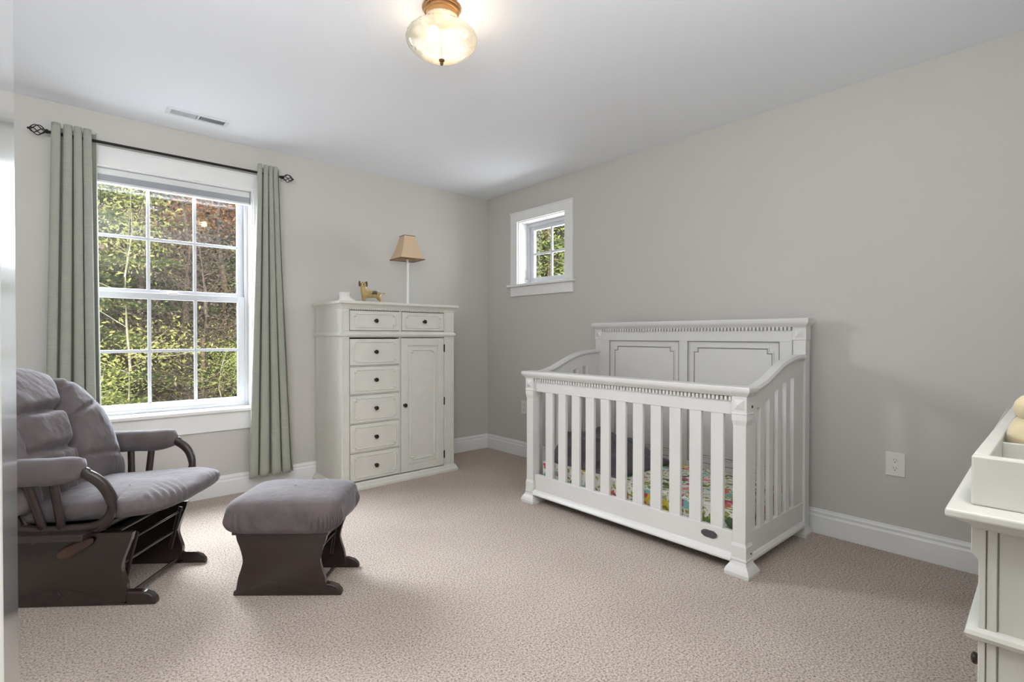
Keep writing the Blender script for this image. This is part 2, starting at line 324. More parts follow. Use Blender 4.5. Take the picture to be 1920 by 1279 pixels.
# ---------------------------------------------------------------- windows (u along wall, v outward, z)
def window(name, loc, rz, u0, u1, z0, z1, double, casing=0.088, head=0.11, apron=(0.125), stool_out=0.04, f=0.045):
    r = thing(name, None, None, loc, rz, kind='structure')
    c = casing
    bm = NB(); box(bm, u0 - c, u1 + c, -0.020, 0, z1, z1 + head); box(bm, u0 - c - .008, u1 + c + .008, -0.026, 0, z1 + head - .012, z1 + head); obj('head_casing', bm, M_trim, r, bevel=.002)
    for a, b_ in ((u0 - c, u0), (u1, u1 + c)):
        bm = NB(); box(bm, a, b_, -0.018, 0, z0 + .013, z1); obj('side_casing', bm, M_trim, r, bevel=.002)
    bm = NB(); box(bm, u0 - c - stool_out, u1 + c + stool_out, -0.045, 0.0, z0 - .012, z0 + .012); box(bm, u0 + .001, u1 - .001, 0, 0.12, z0 - .0, z0 + .012); obj('stool', bm, M_trim, r, bevel=.006, seg=3)
    bm = NB(); box(bm, u0 - c, u1 + c, -0.018, 0, z0 - .012 - apron, z0 - .012); obj('apron', bm, M_trim, r, bevel=.002)
    bm = NB(); t = .006
    box(bm, u0, u0 + t, 0, .12, z0 + .012, z1); box(bm, u1 - t, u1, 0, .12, z0 + .012, z1); box(bm, u0 + t, u1 - t, 0, .12, z1 - t, z1); obj('jamb', bm, M_trim, r)
    # vinyl frame
    a0, a1, b0, b1 = u0 + t, u1 - t, z0 + .012, z1 - t
    def ring(bm, a0, a1, b0, b1, wl, wr, wb, wt, v0, v1):
        box(bm, a0, a0 + wl, v0, v1, b0, b1); box(bm, a1 - wr, a1, v0, v1, b0, b1)
        box(bm, a0 + wl, a1 - wr, v0, v1, b0, b0 + wb); box(bm, a0 + wl, a1 - wr, v0, v1, b1 - wt, b1)
    fr = .022
    bm = NB(); ring(bm, a0, a1, b0, b1, fr, fr, .022, .03, .105, .165); obj('frame', bm, M_vinyl, r, bevel=.002)
    def sash(nm, a0, a1, b0, b1, wl, wr, wb, wt, v, cols, rows, extra=None):
        bm = NB(); ring(bm, a0, a1, b0, b1, wl, wr, wb, wt, v - .014, v + .014)
        g0, g1, h0, h1 = a0 + wl, a1 - wr, b0 + wb, b1 - wt; mw = .0095 if cols > 2 else .011
        for i in range(1, cols): x = g0 + (g1 - g0) * i / cols; box(bm, x - mw, x + mw, v - .006, v + .006, h0, h1)
        for i in range(1, rows):
            z = h0 + (h1 - h0) * i / rows
            for k in range(cols):
                xa = g0 + (g1 - g0) * k / cols + (mw if k else 0); xb = g0 + (g1 - g0) * (k + 1) / cols - (mw if k < cols - 1 else 0)
                box(bm, xa, xb, v - .006, v + .006, z - mw, z + mw)
        s = obj(nm, bm, M_vinyl, r, bevel=.0015)
        bm = NB(); box(bm, g0 - .003, g1 + .003, v - .001, v + .0015, h0 - .003, h1 + .003); obj('pane', bm, M_glass, s)
        return s
    if double:
        zm = 1.365
        sash('upper_sash', a0 + fr, a1 - fr, zm - .012, b1 - .03, .040, .040, .048, .030, .150, 3, 2)
        s = sash('lower_sash', a0 + fr, a1 - fr, b0 + .02, zm + .012, .044, .044, .042, .040, .124, 3, 2)
        bm = NB(); box(bm, .555, .611, .104, .118, zm + .002, zm + .022); obj('sash_lock', bm, M_white, s, bevel=.004)
        bl = thing('blind', None, None, (0, 0, 0)); bl.parent = r
        bm = NB(); box(bm, u0 + .009, u1 - .009, .030, .075, 2.082, 2.120); obj('head_rail', bm, M_blindrail, bl, bevel=.004)
        bm = NB()
        for i in range(7): box(bm, u0 + .011, u1 - .011, .034, .070, 2.046 + i * .005, 2.0495 + i * .005)
        box(bm, u0 + .010, u1 - .010, .036, .068, 2.044, 2.082); obj('blind_stack', bm, M_blind, bl)
        bm = NB(); box(bm, u0 + .009, u1 - .009, .032, .072, 2.030, 2.044); obj('bottom_rail', bm, M_blindrail, bl, bevel=.003)
        bm = NB(); box(bm, .572, .596, .026, .033, 2.024, 2.040); obj('pull_tab', bm, M_white, bl, bevel=.002)
    else:
        sash('sash', a0 + fr, a1 - fr, b0 + .02, b1 - .02, .050, .050, .045, .045, .140, 2, 2)
        bm = NB(); tube(bm, [(a0 + .012, .10, z0 + .05), (a0 + .012, .085, z0 + .06), (a0 + .012, .083, z0 + .13), (a0 + .012, .088, z0 + .145)], .005, 8); obj('crank_handle', bm, M_white, r, smooth=40)
    return r
window('window_1', (0, D1, 0), 0, W1['u0'], W1['u1'], W1['z0'], W1['z1'], True)
window('window_2', (D2, 0, 0), -PI / 2, -W2['u1'], -W2['u0'], W2['z0'], W2['z1'], False, casing=.088, head=.088, apron=.085, stool_out=.03)
# ---------------------------------------------------------------- shared furniture bits
def notch(x0, x1, z0, z1, k):
    return [(x0 + k, z0), (x1 - k, z0), (x1 - k, z0 + k), (x1, z0 + k), (x1, z1 - k), (x1 - k, z1 - k), (x1 - k, z1), (x0 + k, z1), (x0 + k, z1 - k), (x0, z1 - k), (x0, z0 + k), (x0 + k, z0 + k)]
def bead_xz(bm, pts, y, r):          # closed moulding on a plane y = const
    for a, c in zip(pts, pts[1:] + pts[:1]):
        tube(bm, [(a[0], y, a[1]), (c[0], y, c[1])], r, 6)
    for a in pts: ball(bm, (a[0], y, a[1]), r * 1.02, u=6, v=4)
def bead_yz(bm, pts, x, r):
    for a, c in zip(pts, pts[1:] + pts[:1]):
        tube(bm, [(x, a[0], a[1]), (x, c[0], c[1])], r, 6)
    for a in pts: ball(bm, (x, a[0], a[1]), r * 1.02, u=6, v=4)
def ringface(bm, a0, a1, b0, b1, w_, y0, y1):       # rectangular frame in the xz plane
    box(bm, a0, a0 + w_, y0, y1, b0, b1); box(bm, a1 - w_, a1, y0, y1, b0, b1)
    box(bm, a0 + w_, a1 - w_, y0, y1, b0, b0 + w_); box(bm, a0 + w_, a1 - w_, y0, y1, b1 - w_, b1)
def knob_mesh():
    bm = NB(); lathe(bm, [(0.0, 0), (.009, 0), (.009, .002), (.0045, .004), (.0045, .014), (.012, .017), (.0155, .022), (.0145, .027), (.008, .031), (0, .032)], n=20)
    return bm

# ---------------------------------------------------------------- tall chest with drawers and door
CX0, CX1, CY0, CY1 = 1.483, 2.433, 3.470, 3.945
ch = thing('chest', 'tall off-white chest of drawers with one door, standing between the window curtain and the corner', 'chest of drawers', ((CX0 + CX1) / 2, (CY0 + CY1) / 2, 0))
bm = NB()
box(bm, CX0, CX0 + .020, CY0 + .055, CY1, .0, 1.29); box(bm, CX1 - .020, CX1, CY0 + .055, CY1, .0, 1.29)   # sides
box(bm, CX0 + .02, CX1 - .02, CY1 - .012, CY1, .05, 1.29)                                                    # back
box(bm, CX0, CX0 + .058, CY0, CY0 + .055, .0, 1.29); box(bm, CX1 - .095, CX1, CY0, CY0 + .055, .0, 1.29)     # front stiles
zs = [1.083, .882, .677, .470, .262, .055]
box(bm, CX0 + .058, CX1 - .095, CY0 + .004, CY0 + .05, 1.283, 1.29)
box(bm, CX0 + .058, CX1 - .095, CY0 + .004, CY0 + .05, 1.087, 1.134)
box(bm, 1.934, 1.955, CY0 + .004, CY0 + .05, 1.134, 1.283)
box(bm, 1.934, 1.946, CY0 + .004, CY0 + .05, .055, 1.087)
for z in zs[1:-1]: box(bm, CX0 + .058, 1.934, CY0 + .008, CY0 + .05, z - .004, z + .004)
box(bm, CX0 + .058, CX1 - .095, CY0 + .02, CY0 + .05, 0, .053)
box(bm, CX0 + .02, CX1 - .02, CY0 + .045, CY1 - .012, .03, .05)
obj('body', bm, M_chest, ch, world=True, bevel=.0015)
bm = NB()
box(bm, CX0 - .028, CX1 + .024, CY0 - .034, CY1, 1.325, 1.345)
loft(bm, [[(CX0 - a, CY0 - a, z), (CX1 + a, CY0 - a, z), (CX1 + a, CY1, z), (CX0 - a, CY1, z)] for z, a in ((1.290, .002), (1.300, .004), (1.312, .012), (1.320, .020), (1.325, .024))])
obj('top', bm, M_chest, ch, world=True, bevel=.003)
bm = NB(); x = CX0 + .062
while x < CX1 - .10: box(bm, x, x + .009, CY0 - .006, CY0 + .003, 1.284, 1.299); x += .0165
obj('dentil_moulding', bm, M_chest, ch, world=True)
bm = NB(); box(bm, CX0 + .06, CX1 - .097, CY0 - .0012, CY0 + .003, 1.284, 1.290); obj('dentil_glaze_line', bm, M_groove, ch, world=True)  # darker glaze in the gaps between the dentils
bm = NB()
loft(bm, [[(CX0 - a, CY0 - a, z), (CX1 + a, CY0 - a, z), (CX1 + a, CY1, z), (CX0 - a, CY1, z)] for z, a in ((1.094, .001), (1.098, .012), (1.110, .014), (1.118, .008), (1.124, .001))])
obj('waist_moulding', bm, M_chest, ch, world=True)
bm = NB()
loft(bm, [[(CX0 - a, CY0 - a, z), (CX1 + a, CY0 - a, z), (CX1 + a, CY1, z), (CX0 - a, CY1, z)] for z, a in ((0, .026), (.018, .026), (.030, .018), (.042, .014), (.052, .003))])
obj('base_moulding', bm, M_chest, ch, world=True, bevel=.002)
bm = NB()      # recessed-panel look on the stiles
bm.free()
for q in ([(CX1 - .078, 1.14), (CX1 - .022, 1.14), (CX1 - .022, 1.27), (CX1 - .078, 1.27)], [(CX1 - .078, .07), (CX1 - .022, .07), (CX1 - .022, 1.07), (CX1 - .078, 1.07)], [(CX0 + .012, .07), (CX0 + .046, .07), (CX0 + .046, 1.07), (CX0 + .012, 1.07)], [(CX0 + .012, 1.14), (CX0 + .046, 1.14), (CX0 + .046, 1.27), (CX0 + .012, 1.27)]):
    bm = NB(); bead_xz(bm, q, CY0, .003); obj('stile_beading', bm, M_chest, ch, world=True)
def knob_at(parent, x, y, z, facing='y'):
    bm = knob_mesh()
    m = Matrix.Translation((x, y, z)) @ (Matrix.Rotation(PI / 2, 4, 'X') if facing == 'y' else Matrix.Rotation(-PI / 2, 4, 'X'))
    bmesh.ops.transform(bm, matrix=m, verts=bm.verts); return obj('knob', bm, M_bronze, parent, world=True, smooth=40)
def drawer(parent, x0, x1, z0, z1, yf, m, knobs=None, inset=.028):
    bm = NB(); box(bm, x0, x1, yf, yf + .020, z0, z1); box(bm, x0 + .01, x1 - .01, yf + .02, yf + .36, z0 + .012, z1 - .012)
    p = notch(x0 + inset, x1 - inset, z0 + inset * .8, z1 - inset * .8, .014); bead_xz(bm, p, yf, .0060)
    for i in (2, 5, 8, 11):
        q = p[i]; cx = (p[0][0] + p[6][0]) / 2
        ball(bm, (q[0], yf - .001, q[1]), .0085, u=8, v=6)
    d = obj('drawer', bm, m, parent, world=True, bevel=.002)
    for kx in (knobs or [(x0 + x1) / 2]): knob_at(d, kx, yf, (z0 + z1) / 2)
    return d
drawer(ch, 1.545, 1.931, 1.138, 1.279, CY0 - .001, M_chest)
drawer(ch, 1.958, 2.334, 1.138, 1.279, CY0 - .001, M_chest)
for a, c in zip(zs, zs[1:]): drawer(ch, 1.545, 1.931, c + .006, a - .006, CY0 - .001, M_chest)
bm = NB(); ringface(bm, 1.949, 2.334, .059, 1.081, .055, CY0 - .001, CY0 + .018); box(bm, 2.004, 2.279, CY0 + .006, CY0 + .016, .114, 1.026)
bead_xz(bm, notch(2.035, 2.250, .148, .990, .016), CY0 + .005, .006)
bead_xz(bm, [(2.008, .118), (2.275, .118), (2.275, 1.022), (2.008, 1.022)], CY0 + .004, .004)
for sx in (2.051, 2.234):
    for sz in (.164, .974): ball(bm, (sx, CY0 + .002, sz), .009, u=8, v=6)
dd = obj('door', bm, M_chest, ch, world=True, bevel=.002)
knob_at(dd, 1.974, CY0 - .001, .572)
for z in (1.0, .575, .145):
    bm = NB(); lathe(bm, [(.005, 0), (.005, .062)], 2.3375, CY0 - .003, 8, z - .031); box(bm, 2.332, 2.343, CY0 - .004, CY0 - .001, z - .026, z + .026); obj('hinge', bm, M_bronze, dd, world=True)

# ---------------------------------------------------------------- things on the chest
lx, ly = 2.148, 3.72
tl = thing('table_lamp', 'slim white table lamp with tan square bell shade on top of the tall chest', 'lamp', (lx, ly, 1.345))
bm = NB(); box(bm, -.05, .05, -.05, .05, 0, .008); lathe(bm, [(.022, .008), (.014, .012)], n=16); obj('base', bm, M_white, tl, bevel=.002)
bm = NB(); lathe(bm, [(.014, .012), (.0115, .03), (.0105, .30), (.013, .32), (.013, .345), (.010, .35), (.010, .38)], n=16); obj('pole', bm, M_white, tl, smooth=40)
bm = NB(); lathe(bm, [(.013, .38), (.013, .42)], n=12); tube(bm, [(0, 0, .42), (0, 0, .545)], .003, 6); obj('socket', bm, M_brass, tl, smooth=40)
shp = [(0, .106), (.25, .086), (.5, .070), (.75, .057), (1, .047)]
bm = NB()
S = [[bm.verts.new((sx * h_, sy * h_, .375 + .19 * t)) for sx, sy in ((-1, -1), (1, -1), (1, 1), (-1, 1))] for t, h_ in shp]
for a, c in zip(S, S[1:]):
    for i in range(4): bm.faces.new([a[i], a[(i + 1) % 4], c[(i + 1) % 4], c[i]])
sh = obj('shade', bm, M_shade, tl, solid=.002); sh.rotation_euler = (0, 0, rad(-4))
for z, h_ in ((.375, .1065), (.565, .0475)):
    bm = NB(); q = [(-h_, -h_, z), (h_, -h_, z), (h_, h_, z), (-h_, h_, z)]
    for i in range(4): tube(bm, [q[i], q[(i + 1) % 4]], .0026, 6)
    obj('shade_trim', bm, M_shadetrim, sh)

# dog figurine (about 20 cm long) : one continuous body
dg = thing('dog_figurine', 'small glazed tan and brown dog figurine standing on the tall chest', 'figurine', (1.795, 3.66, 1.345), rad(-6)); dg.scale = (1.04, 1.04, 1.2)
M_dog = mat('glazed_tan', (186, 158, 104), 0.22, var=0.25, scale=22, coat=0.6)
M_dogdark = mat('glazed_brown', (92, 70, 44), 0.25, var=0.1, coat=0.6)
def skin(name, verts, edges, radii, m, parent, sub=2):
    me = bpy.data.meshes.new(name); me.from_pydata(verts, edges, []); o = bpy.data.objects.new(name, me); C.objects.link(o); o.parent = parent
    sk = o.modifiers.new('skin', 'SKIN'); sk.use_smooth_shade = True
    for i, r in enumerate(radii): me.skin_vertices[0].data[i].radius = (r, r) if not isinstance(r, tuple) else r
    me.skin_vertices[0].data[0].use_root = True
    sb = o.modifiers.new('sub', 'SUBSURF'); sb.levels = sub; sb.render_levels = sub
    me.materials.append(m); return o
dv = [(0, 0, .058), (.035, 0, .060), (.060, 0, .056), (-.035, 0, .062), (-.052, -.004, .074), (-.056, -.008, .100), (-.060, -.012, .122), (-.066, -.034, .114),   # spine, neck, head, muzzle
      (-.050, -.014, .040), (-.052, -.015, .004), (-.050, .014, .040), (-.048, .015, .004),
      (.058, -.015, .040), (.076, -.016, .022), (.070, -.016, .004), (.058, .015, .040), (.080, .016, .022), (.074, .016, .004), (.088, 0, .064), (.112, 0, .072)]
de = [(0, 1), (1, 2), (0, 3), (3, 4), (4, 5), (5, 6), (6, 7), (3, 8), (8, 9), (3, 10), (10, 11), (2, 12), (12, 13), (13, 14), (2, 15), (15, 16), (16, 17), (2, 18), (18, 19)]
drd = [.024, .022, .023, .028, .027, .021, .024, .012, .011, .009, .011, .009, .013, .008, .008, .013, .008, .008, .006, .003]
skin('body', dv, de, drd, M_dog, dg)
for ex in (-.087, -.035):
    bm = NB(); ball(bm, (ex, -.014, .121), .014, .55, .9, 1.35); obj('ear', bm, M_dogdark, dg, smooth=60)
bm = NB(); ball(bm, (-.068, -.047, .116), .005); obj('nose', bm, M_dogdark, dg, smooth=60)
for ex in (-.072, -.054):
    bm = NB(); ball(bm, (ex, -.034, .129), .0032); obj('eye', bm, M_dogdark, dg, smooth=60)
bm = NB(); surf(bm, lambda u, v: (.0 + .042 * (u - .5) * 2, .0 + .026 * math.sin((v - .5) * PI), .058 + .0245 * math.cos((v - .5) * PI)), 12, 10); obj('saddle_patch', bm, M_dogdark, dg, smooth=60, solid=.001)

# white ceramic bootie
bt = thing('ceramic_bootie', 'small white ceramic bootie-shaped ornament at the left end of the tall chest', 'ornament', (1.615, 3.70, 1.345), rad(-8))
bm = NB()
secs = []
for z, x0, x1, wy in ((0, -.050, .075, .030), (.006, -.054, .080, .034), (.022, -.052, .076, .033), (.036, -.050, .050, .031), (.046, -.050, .034, .030), (.060, -.052, .033, .031), (.074, -.055, .036, .034), (.077, -.055, .036, .034), (.074, -.050, .031, .029), (.050, -.044, .026, .024)):
    cx, hx = (x0 + x1) / 2, (x1 - x0) / 2
    secs.append([(cx + hx * math.copysign(abs(math.cos(t)) ** .8, math.cos(t)), wy * math.copysign(abs(math.sin(t)) ** .8, math.sin(t)), z) for t in [2 * PI * i / 24 for i in range(24)]])
loft(bm, secs); obj('bootie_body', bm, M_ceramic, bt, smooth=50)

# ---------------------------------------------------------------- crib
cb = thing('crib', 'white convertible baby crib with tall panelled headboard against the right wall', 'crib', (2.72, 1.768, 0))
YA, YB = 1.035, 2.497          # right / left outer faces
XF, XB = 2.330, 3.110
def rail_loft(bm, x0, x1, y0, y1, rows):
    loft(bm, [[(x0 - a, y0 - a, z), (x1 + a2, y0 - a, z), (x1 + a2, y1 + a, z), (x0 - a, y1 + a, z)] for z, a, a2 in rows])
for cy in (YA + .035, YB - .035):                        # front posts with bracket feet
    bm = NB(); post(bm, XF + .035, cy, [(0, .056, .056), (.018, .058, .058), (.034, .052, .052), (.052, .040, .040), (.066, .036, .036), (.074, .038, .038), (.082, .035, .035), (.135, .035, .035), (.150, .030, .030), (.690, .030, .030), (.712, .035, .035), (.738, .035, .035), (.744, .037, .037), (.750, .035, .035), (.822, .035, .035)])
    bx = XF - .0005; yy, zz = cy, .785                   # small pyramid block
    v = [bm.verts.new((bx, yy + a, zz + c)) for a, c in ((-.024, -.024), (.024, -.024), (.024, .024), (-.024, .024))] + [bm.verts.new((bx - .010, yy, zz))]
    for i in range(4): bm.faces.new([v[i], v[(i + 1) % 4], v[4]])
    obj('front_post', bm, M_crib, cb, world=True, bevel=.0015)
for cy in (YA + .035, YB - .035):                        # rear posts
    bm = NB(); post(bm, XB - .030, cy, [(0, .045, .045), (.02, .046, .046), (.05, .034, .034), (.07, .031, .033), (1.075, .031, .033), (1.08, .034, .036), (1.15, .034, .036), (1.165, .031, .033)])
    bx = XB - .0645; yy, zz = cy, 1.115
    v = [bm.verts.new((bx, yy + a, zz + c)) for a, c in ((-.022, -.024), (.022, -.024), (.022, .024), (-.022, .024))] + [bm.verts.new((bx - .008, yy, zz))]
    for i in range(4): bm.faces.new([v[i], v[(i + 1) % 4], v[4]])
    obj('rear_post', bm, M_crib, cb, world=True, bevel=.0015)
# front rail
bm = NB()
rail_loft(bm, XF, XF + .062, YA, YB, [(.822, 0, 0), (.828, .006, .004), (.834, .010, .006), (.842, .018, .010), (.852, .022, .014), (.862, .021, .013), (.867, .016, .009)])
obj('front_cap_rail', bm, M_crib, cb, world=True, smooth=30)
bm = NB(); box(bm, XF + .018, XF + .044, YA + .07, YB - .07, .735, .822); obj('front_top_rail', bm, M_crib, cb, world=True, bevel=.002)
bm = NB(); y = YA + .076
while y < YB - .085: box(bm, XF + .006, XF + .018, y, y + .011, .800, .820); y += .0205
obj('front_dentil_moulding', bm, M_crib, cb, world=True)
bm = NB(); box(bm, XF + .0165, XF + .0178, YA + .07, YB - .07, .800, .8215); obj('dentil_glaze_line', bm, M_cribgroove, cb, world=True)  # strip of dark glaze backing the front dentils
g = .0488; ws = .0628; y = YA + .07
for i in range(11):
    y += g; bm = NB(); box(bm, XF + .021, XF + .040, y, y + ws, .18, .745); obj('front_slat', bm, M_crib, cb, world=True, bevel=.002); y += ws
bm = NB(); box(bm, XF + .016, XF + .044, YA + .07, YB - .07, .064, .190); obj('front_bottom_rail', bm, M_crib, cb, world=True, bevel=.002)
bm = NB(); prism(bm, [(XF + .016, .058), (XF - .004, .058), (XF - .006, .066), (XF + .000, .080), (XF + .010, .088), (XF + .016, .092)], 'y', YA + .07, YB - .07); obj('front_base_moulding', bm, M_crib, cb, world=True, smooth=30)
bm = NB()
for k, (t0, t1) in enumerate(((.0, .003),)):
    pts = [(1.219 + .040 * math.copysign(abs(math.cos(t)) ** .9, math.cos(t)), .148 + .0185 * (1 + .05 * math.cos(6 * t)) * math.copysign(abs(math.sin(t)) ** .8, math.sin(t))) for t in [2 * PI * i / 40 for i in range(40)]]
    prism(bm, pts, 'x', XF + .0125, XF + .016)
    tube(bm, [(XF + .0125, a * .88 + 1.219 * .12, c * .84 + .148 * .16) for a, c in pts], .001, 6, closed=True)
pq = obj('oval_plaque', bm, M_plaque, cb, world=True); pq['label'] = 'dark pewter oval plaque'
# headboard
HX = XB - .055
bm = NB()
box(bm, HX, HX + .014, YA + .07, YB - .07, .20, 1.150)                       # base panel
fw = .010
def fr_(y0, y1, z0, z1): box(bm, HX - fw, HX, y0, y1, z0, z1)
fr_(YA + .07, YB - .07, 1.067, 1.150); fr_(YA + .07, YB - .07, .20, .30)
fr_(YA + .07, 1.172, .30, 1.067); fr_(2.360, YB - .07, .30, 1.067); fr_(1.735, 1.797, .30, 1.067)
obj('headboard_panel', bm, M_crib, cb, world=True, bevel=.002)
for a, c in ((1.172, 1.735), (1.797, 2.360)):
    bm = NB(); bead_yz(bm, notch(a + .036, c - .036, .34, 1.030, .026), HX - .001, .0050)
    o = obj('panel_moulding', bm, M_crib, cb, world=True)
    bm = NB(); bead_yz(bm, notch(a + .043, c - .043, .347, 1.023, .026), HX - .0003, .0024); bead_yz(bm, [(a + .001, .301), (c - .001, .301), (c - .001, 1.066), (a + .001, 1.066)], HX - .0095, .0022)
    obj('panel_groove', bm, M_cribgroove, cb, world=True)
bm = NB(); box(bm, HX - .0115, HX - .0101, YA + .07, YB - .07, 1.130, 1.151); obj('dentil_glaze_line', bm, M_cribgroove, cb, world=True)  # dark glaze strip behind the headboard dentils
bm = NB(); rail_loft(bm, XB - .070, XB + .002, YA, YB, [(1.150, 0, 0), (1.158, .004, .002), (1.166, .012, .004), (1.174, .016, .008), (1.188, .018, .010), (1.197, .016, .008)]); obj('headboard_cap_rail', bm, M_crib, cb, world=True, smooth=30)
bm = NB(); y = YA + .076
while y < YB - .085: box(bm, HX - .020, HX - .010, y, y + .012, 1.130, 1.150); y += .0215
obj('headboard_dentil_moulding', bm, M_crib, cb, world=True)
bm = NB(); box(bm, HX - .004, HX + .024, YA + .07, YB - .07, .07, .19); obj('rear_bottom_rail', bm, M_crib, cb, world=True, bevel=.002)
# side panels with S-curved top
def topz(x):     # lower edge of the capping
    pts = [(XF + .07, .836), (2.47, .845), (2.56, .866), (2.65, .900), (2.74, .934), (2.83, .958), (2.93, .972), (XB - .06, .975)]
    for (x0, z0), (x1, z1) in zip(pts, pts[1:]):
        if x <= x1: t = max(0, (x - x0) / (x1 - x0)); t = t; return z0 + (z1 - z0) * t
    return pts[-1][1]
for side, (ya, yb) in enumerate(((YA + .012, YA + .034), (YB - .034, YB - .012))):
    sx0, sx1 = XF + .068, XB - .060
    xs = [sx0 + (sx1 - sx0) * i / 40 for i in range(41)]
    bm = NB(); prism(bm, [(x, topz(x) - .002) for x in xs] + [(sx1, topz(sx1) - .085)] + [(x, topz(x) - .085 + .0) for x in xs[::-1]][1:], 'y', ya, yb); obj('side_top_rail', bm, M_crib, cb, world=True)
    bm = NB()
    secs = []
    for x in [XF + .02] + xs:
        z = topz(x) if x >= sx0 else .836
        secs.append([(x, ya - .012, z), (x, ya - .016, z + .010), (x, ya - .010, z + .024), (x, yb + .010, z + .024), (x, yb + .016, z + .010), (x, yb + .012, z)])
    loft(bm, secs[1:]); obj('side_cap_rail', bm, M_crib, cb, world=True, smooth=35)
    gaps = [(2.457, 2.507), (2.560, 2.610), (2.663, 2.713), (2.766, 2.816), (2.869, 2.919)]
    edges = [sx0] + [v for g_ in gaps for v in g_] + [sx1]
    for i in range(0, len(edges), 2):
        x0, x1 = edges[i], edges[i + 1]; bm = NB()
        prism(bm, [(x0, .17), (x1, .17), (x1, topz(x1) - .080), (x0, topz(x0) - .080)], 'y', ya + .002, yb - .002); obj('side_slat', bm, M_crib, cb, world=True, bevel=.0015)
    bm = NB(); box(bm, sx0, sx1, ya, yb, .066, .19)
    oy = -1 if side == 0 else 1; yo = ya if side == 0 else yb
    prism(bm, [(yo, .060), (yo + oy * .014, .060), (yo + oy * .014, .072), (yo + oy * .006, .086), (yo, .090)], 'x', sx0, sx1)
    obj('side_bottom_rail', bm, M_crib, cb, world=True, bevel=.001)
bm = NB()
for z in (.76, .765): pass
lathe(bm, [(.006, 0), (.006, .002)], n=12); bmesh.ops.transform(bm, matrix=Matrix.Translation((XF + .055, YA - .0005, .775)) @ Matrix.Rotation(PI / 2, 4, 'X'), verts=bm.verts); obj('bolt', bm, M_bronze, cb, world=True)
bm = NB(); lathe(bm, [(.004, 0), (.004, .002)], n=12); bmesh.ops.transform(bm, matrix=Matrix.Translation((XF + .050, YA - .0005, .10)) @ Matrix.Rotation(PI / 2, 4, 'X'), verts=bm.verts); obj('bolt', bm, M_bronze, cb, world=True)
bm = NB(); box(bm, XF + .05, XB - .062, YA + .075, YB - .075, .145, .158); obj('mattress_support', bm, M_crib, cb, world=True)
# mattress
mt = thing('crib_mattress', 'crib mattress in a bright floral fitted sheet lying inside the white crib', 'mattress', (2.71, 1.766, .159))
bm = NB(); box(bm, -.315, .315, -.640, .640, 0, .115)
bmesh.ops.subdivide_edges(bm, edges=bm.edges, cuts=10, use_grid_fill=True)
for v in bm.verts:
    if v.co.z > .05: v.co.z += .006 * noise.noise(Vector((v.co.x * 6, v.co.y * 4, 3)))
obj('floral_sheet', bm, M_floral, mt, bevel=.018, seg=4, smooth=50)
bm = NB(); tube(bm, [(.313 * sx, .638 * sy, .108) for sx, sy in ((-1, -1), (1, -1), (1, 1), (-1, 1))], .0035, 6, closed=True); obj('piping', bm, M_white, mt)
# rumpled charcoal fabric at the far end
bk = None
bm = NB()
def heap(u, v):
    x = 2.42 + .58 * u; y = 1.80 + .58 * v
    e = min(1, min(u, 1 - u) * 5) * min(1, (1 - v) * 9) * min(1, v * 2.4)
    e = e ** .6
    n_ = noise.noise(Vector((x * 5, y * 5, 1.3))) * .5 + abs(noise.noise(Vector((x * 11, y * 9, 5)))) * .35
    z = .278 + e * (.08 + .10 * v + .09 * n_)
    return (x, y, max(.2785, z))
surf(bm, heap, 60, 60)
bk = obj('rumpled_blanket', bm, M_blanket, None, smooth=60, solid=.01)
tag(bk, 'heap of rumpled charcoal grey fabric at the left end of the crib mattress', 'blanket')
# ---------------------------------------------------------------- glider rocker and its ottoman
def foot_rail(a0, a1, b0, b1, h):
    bm = NB()
    prof = [(a0, 0), (a0 + .004, h * .35), (a0 + .03, h * .8), (a0 + .08, h), (a1 - .09, h), (a1 - .05, h * .96), (a1 - .02, h * .75), (a1 - .004, h * .42), (a1, .004), (a1 - .006, 0)]
    prism(bm, prof, 'y', b0, b1); return bm
def side_outline(a0, a1, h, s=1.0):
    """scalloped end panel, waist in the middle"""
    w_ = a1 - a0
    L_ = [(0.0, .012), (0.0, .03), (.008, .075), (.012, .095), (.030, .150), (.033, .185), (.018, .240), (.006, .270), (0.0, .300)]
    R_ = [(.032, .012), (.030, .03), (.024, .075), (.030, .100), (.044, .145), (.042, .180), (.020, .240), (.008, .270), (0.0, .300)] if s > 1 else L_
    left = [(a0 + x * s, z * h / .300) for x, z in L_]; right = [(a1 - x * (1 if s > 1 else s), z * h / .300) for x, z in R_]
    L3 = lambda P: [(v.x, v.y) for v in spline([(p[0], p[1], 0) for p in P], 5)]
    bottom = [(a0 + w_ * t, .010 + .010 * abs(math.sin(3 * PI * t))) for t in [i / 24 for i in range(1, 24)]]
    return L3(left)[::-1] + bottom + L3(right)
def carving(bm, a0, a1, b, z0, k=1.0):
    w_ = a1 - a0; c = (a0 + a1) / 2
    for s in (-1, 1):
        pts = [(c + s * .010, z0 + .002), (c + s * .004, z0 + .020), (c + s * .028, z0 + .040), (c + s * .07 * k, z0 + .030), (c + s * .115 * k, z0 + .012), (c + s * .15 * k, z0 + .010)]
        tube(bm, [(p.x, b, p.y) for p in spline([(q[0], q[1], 0) for q in pts], 6)], .0036, 6, up=(0, 1, 0))
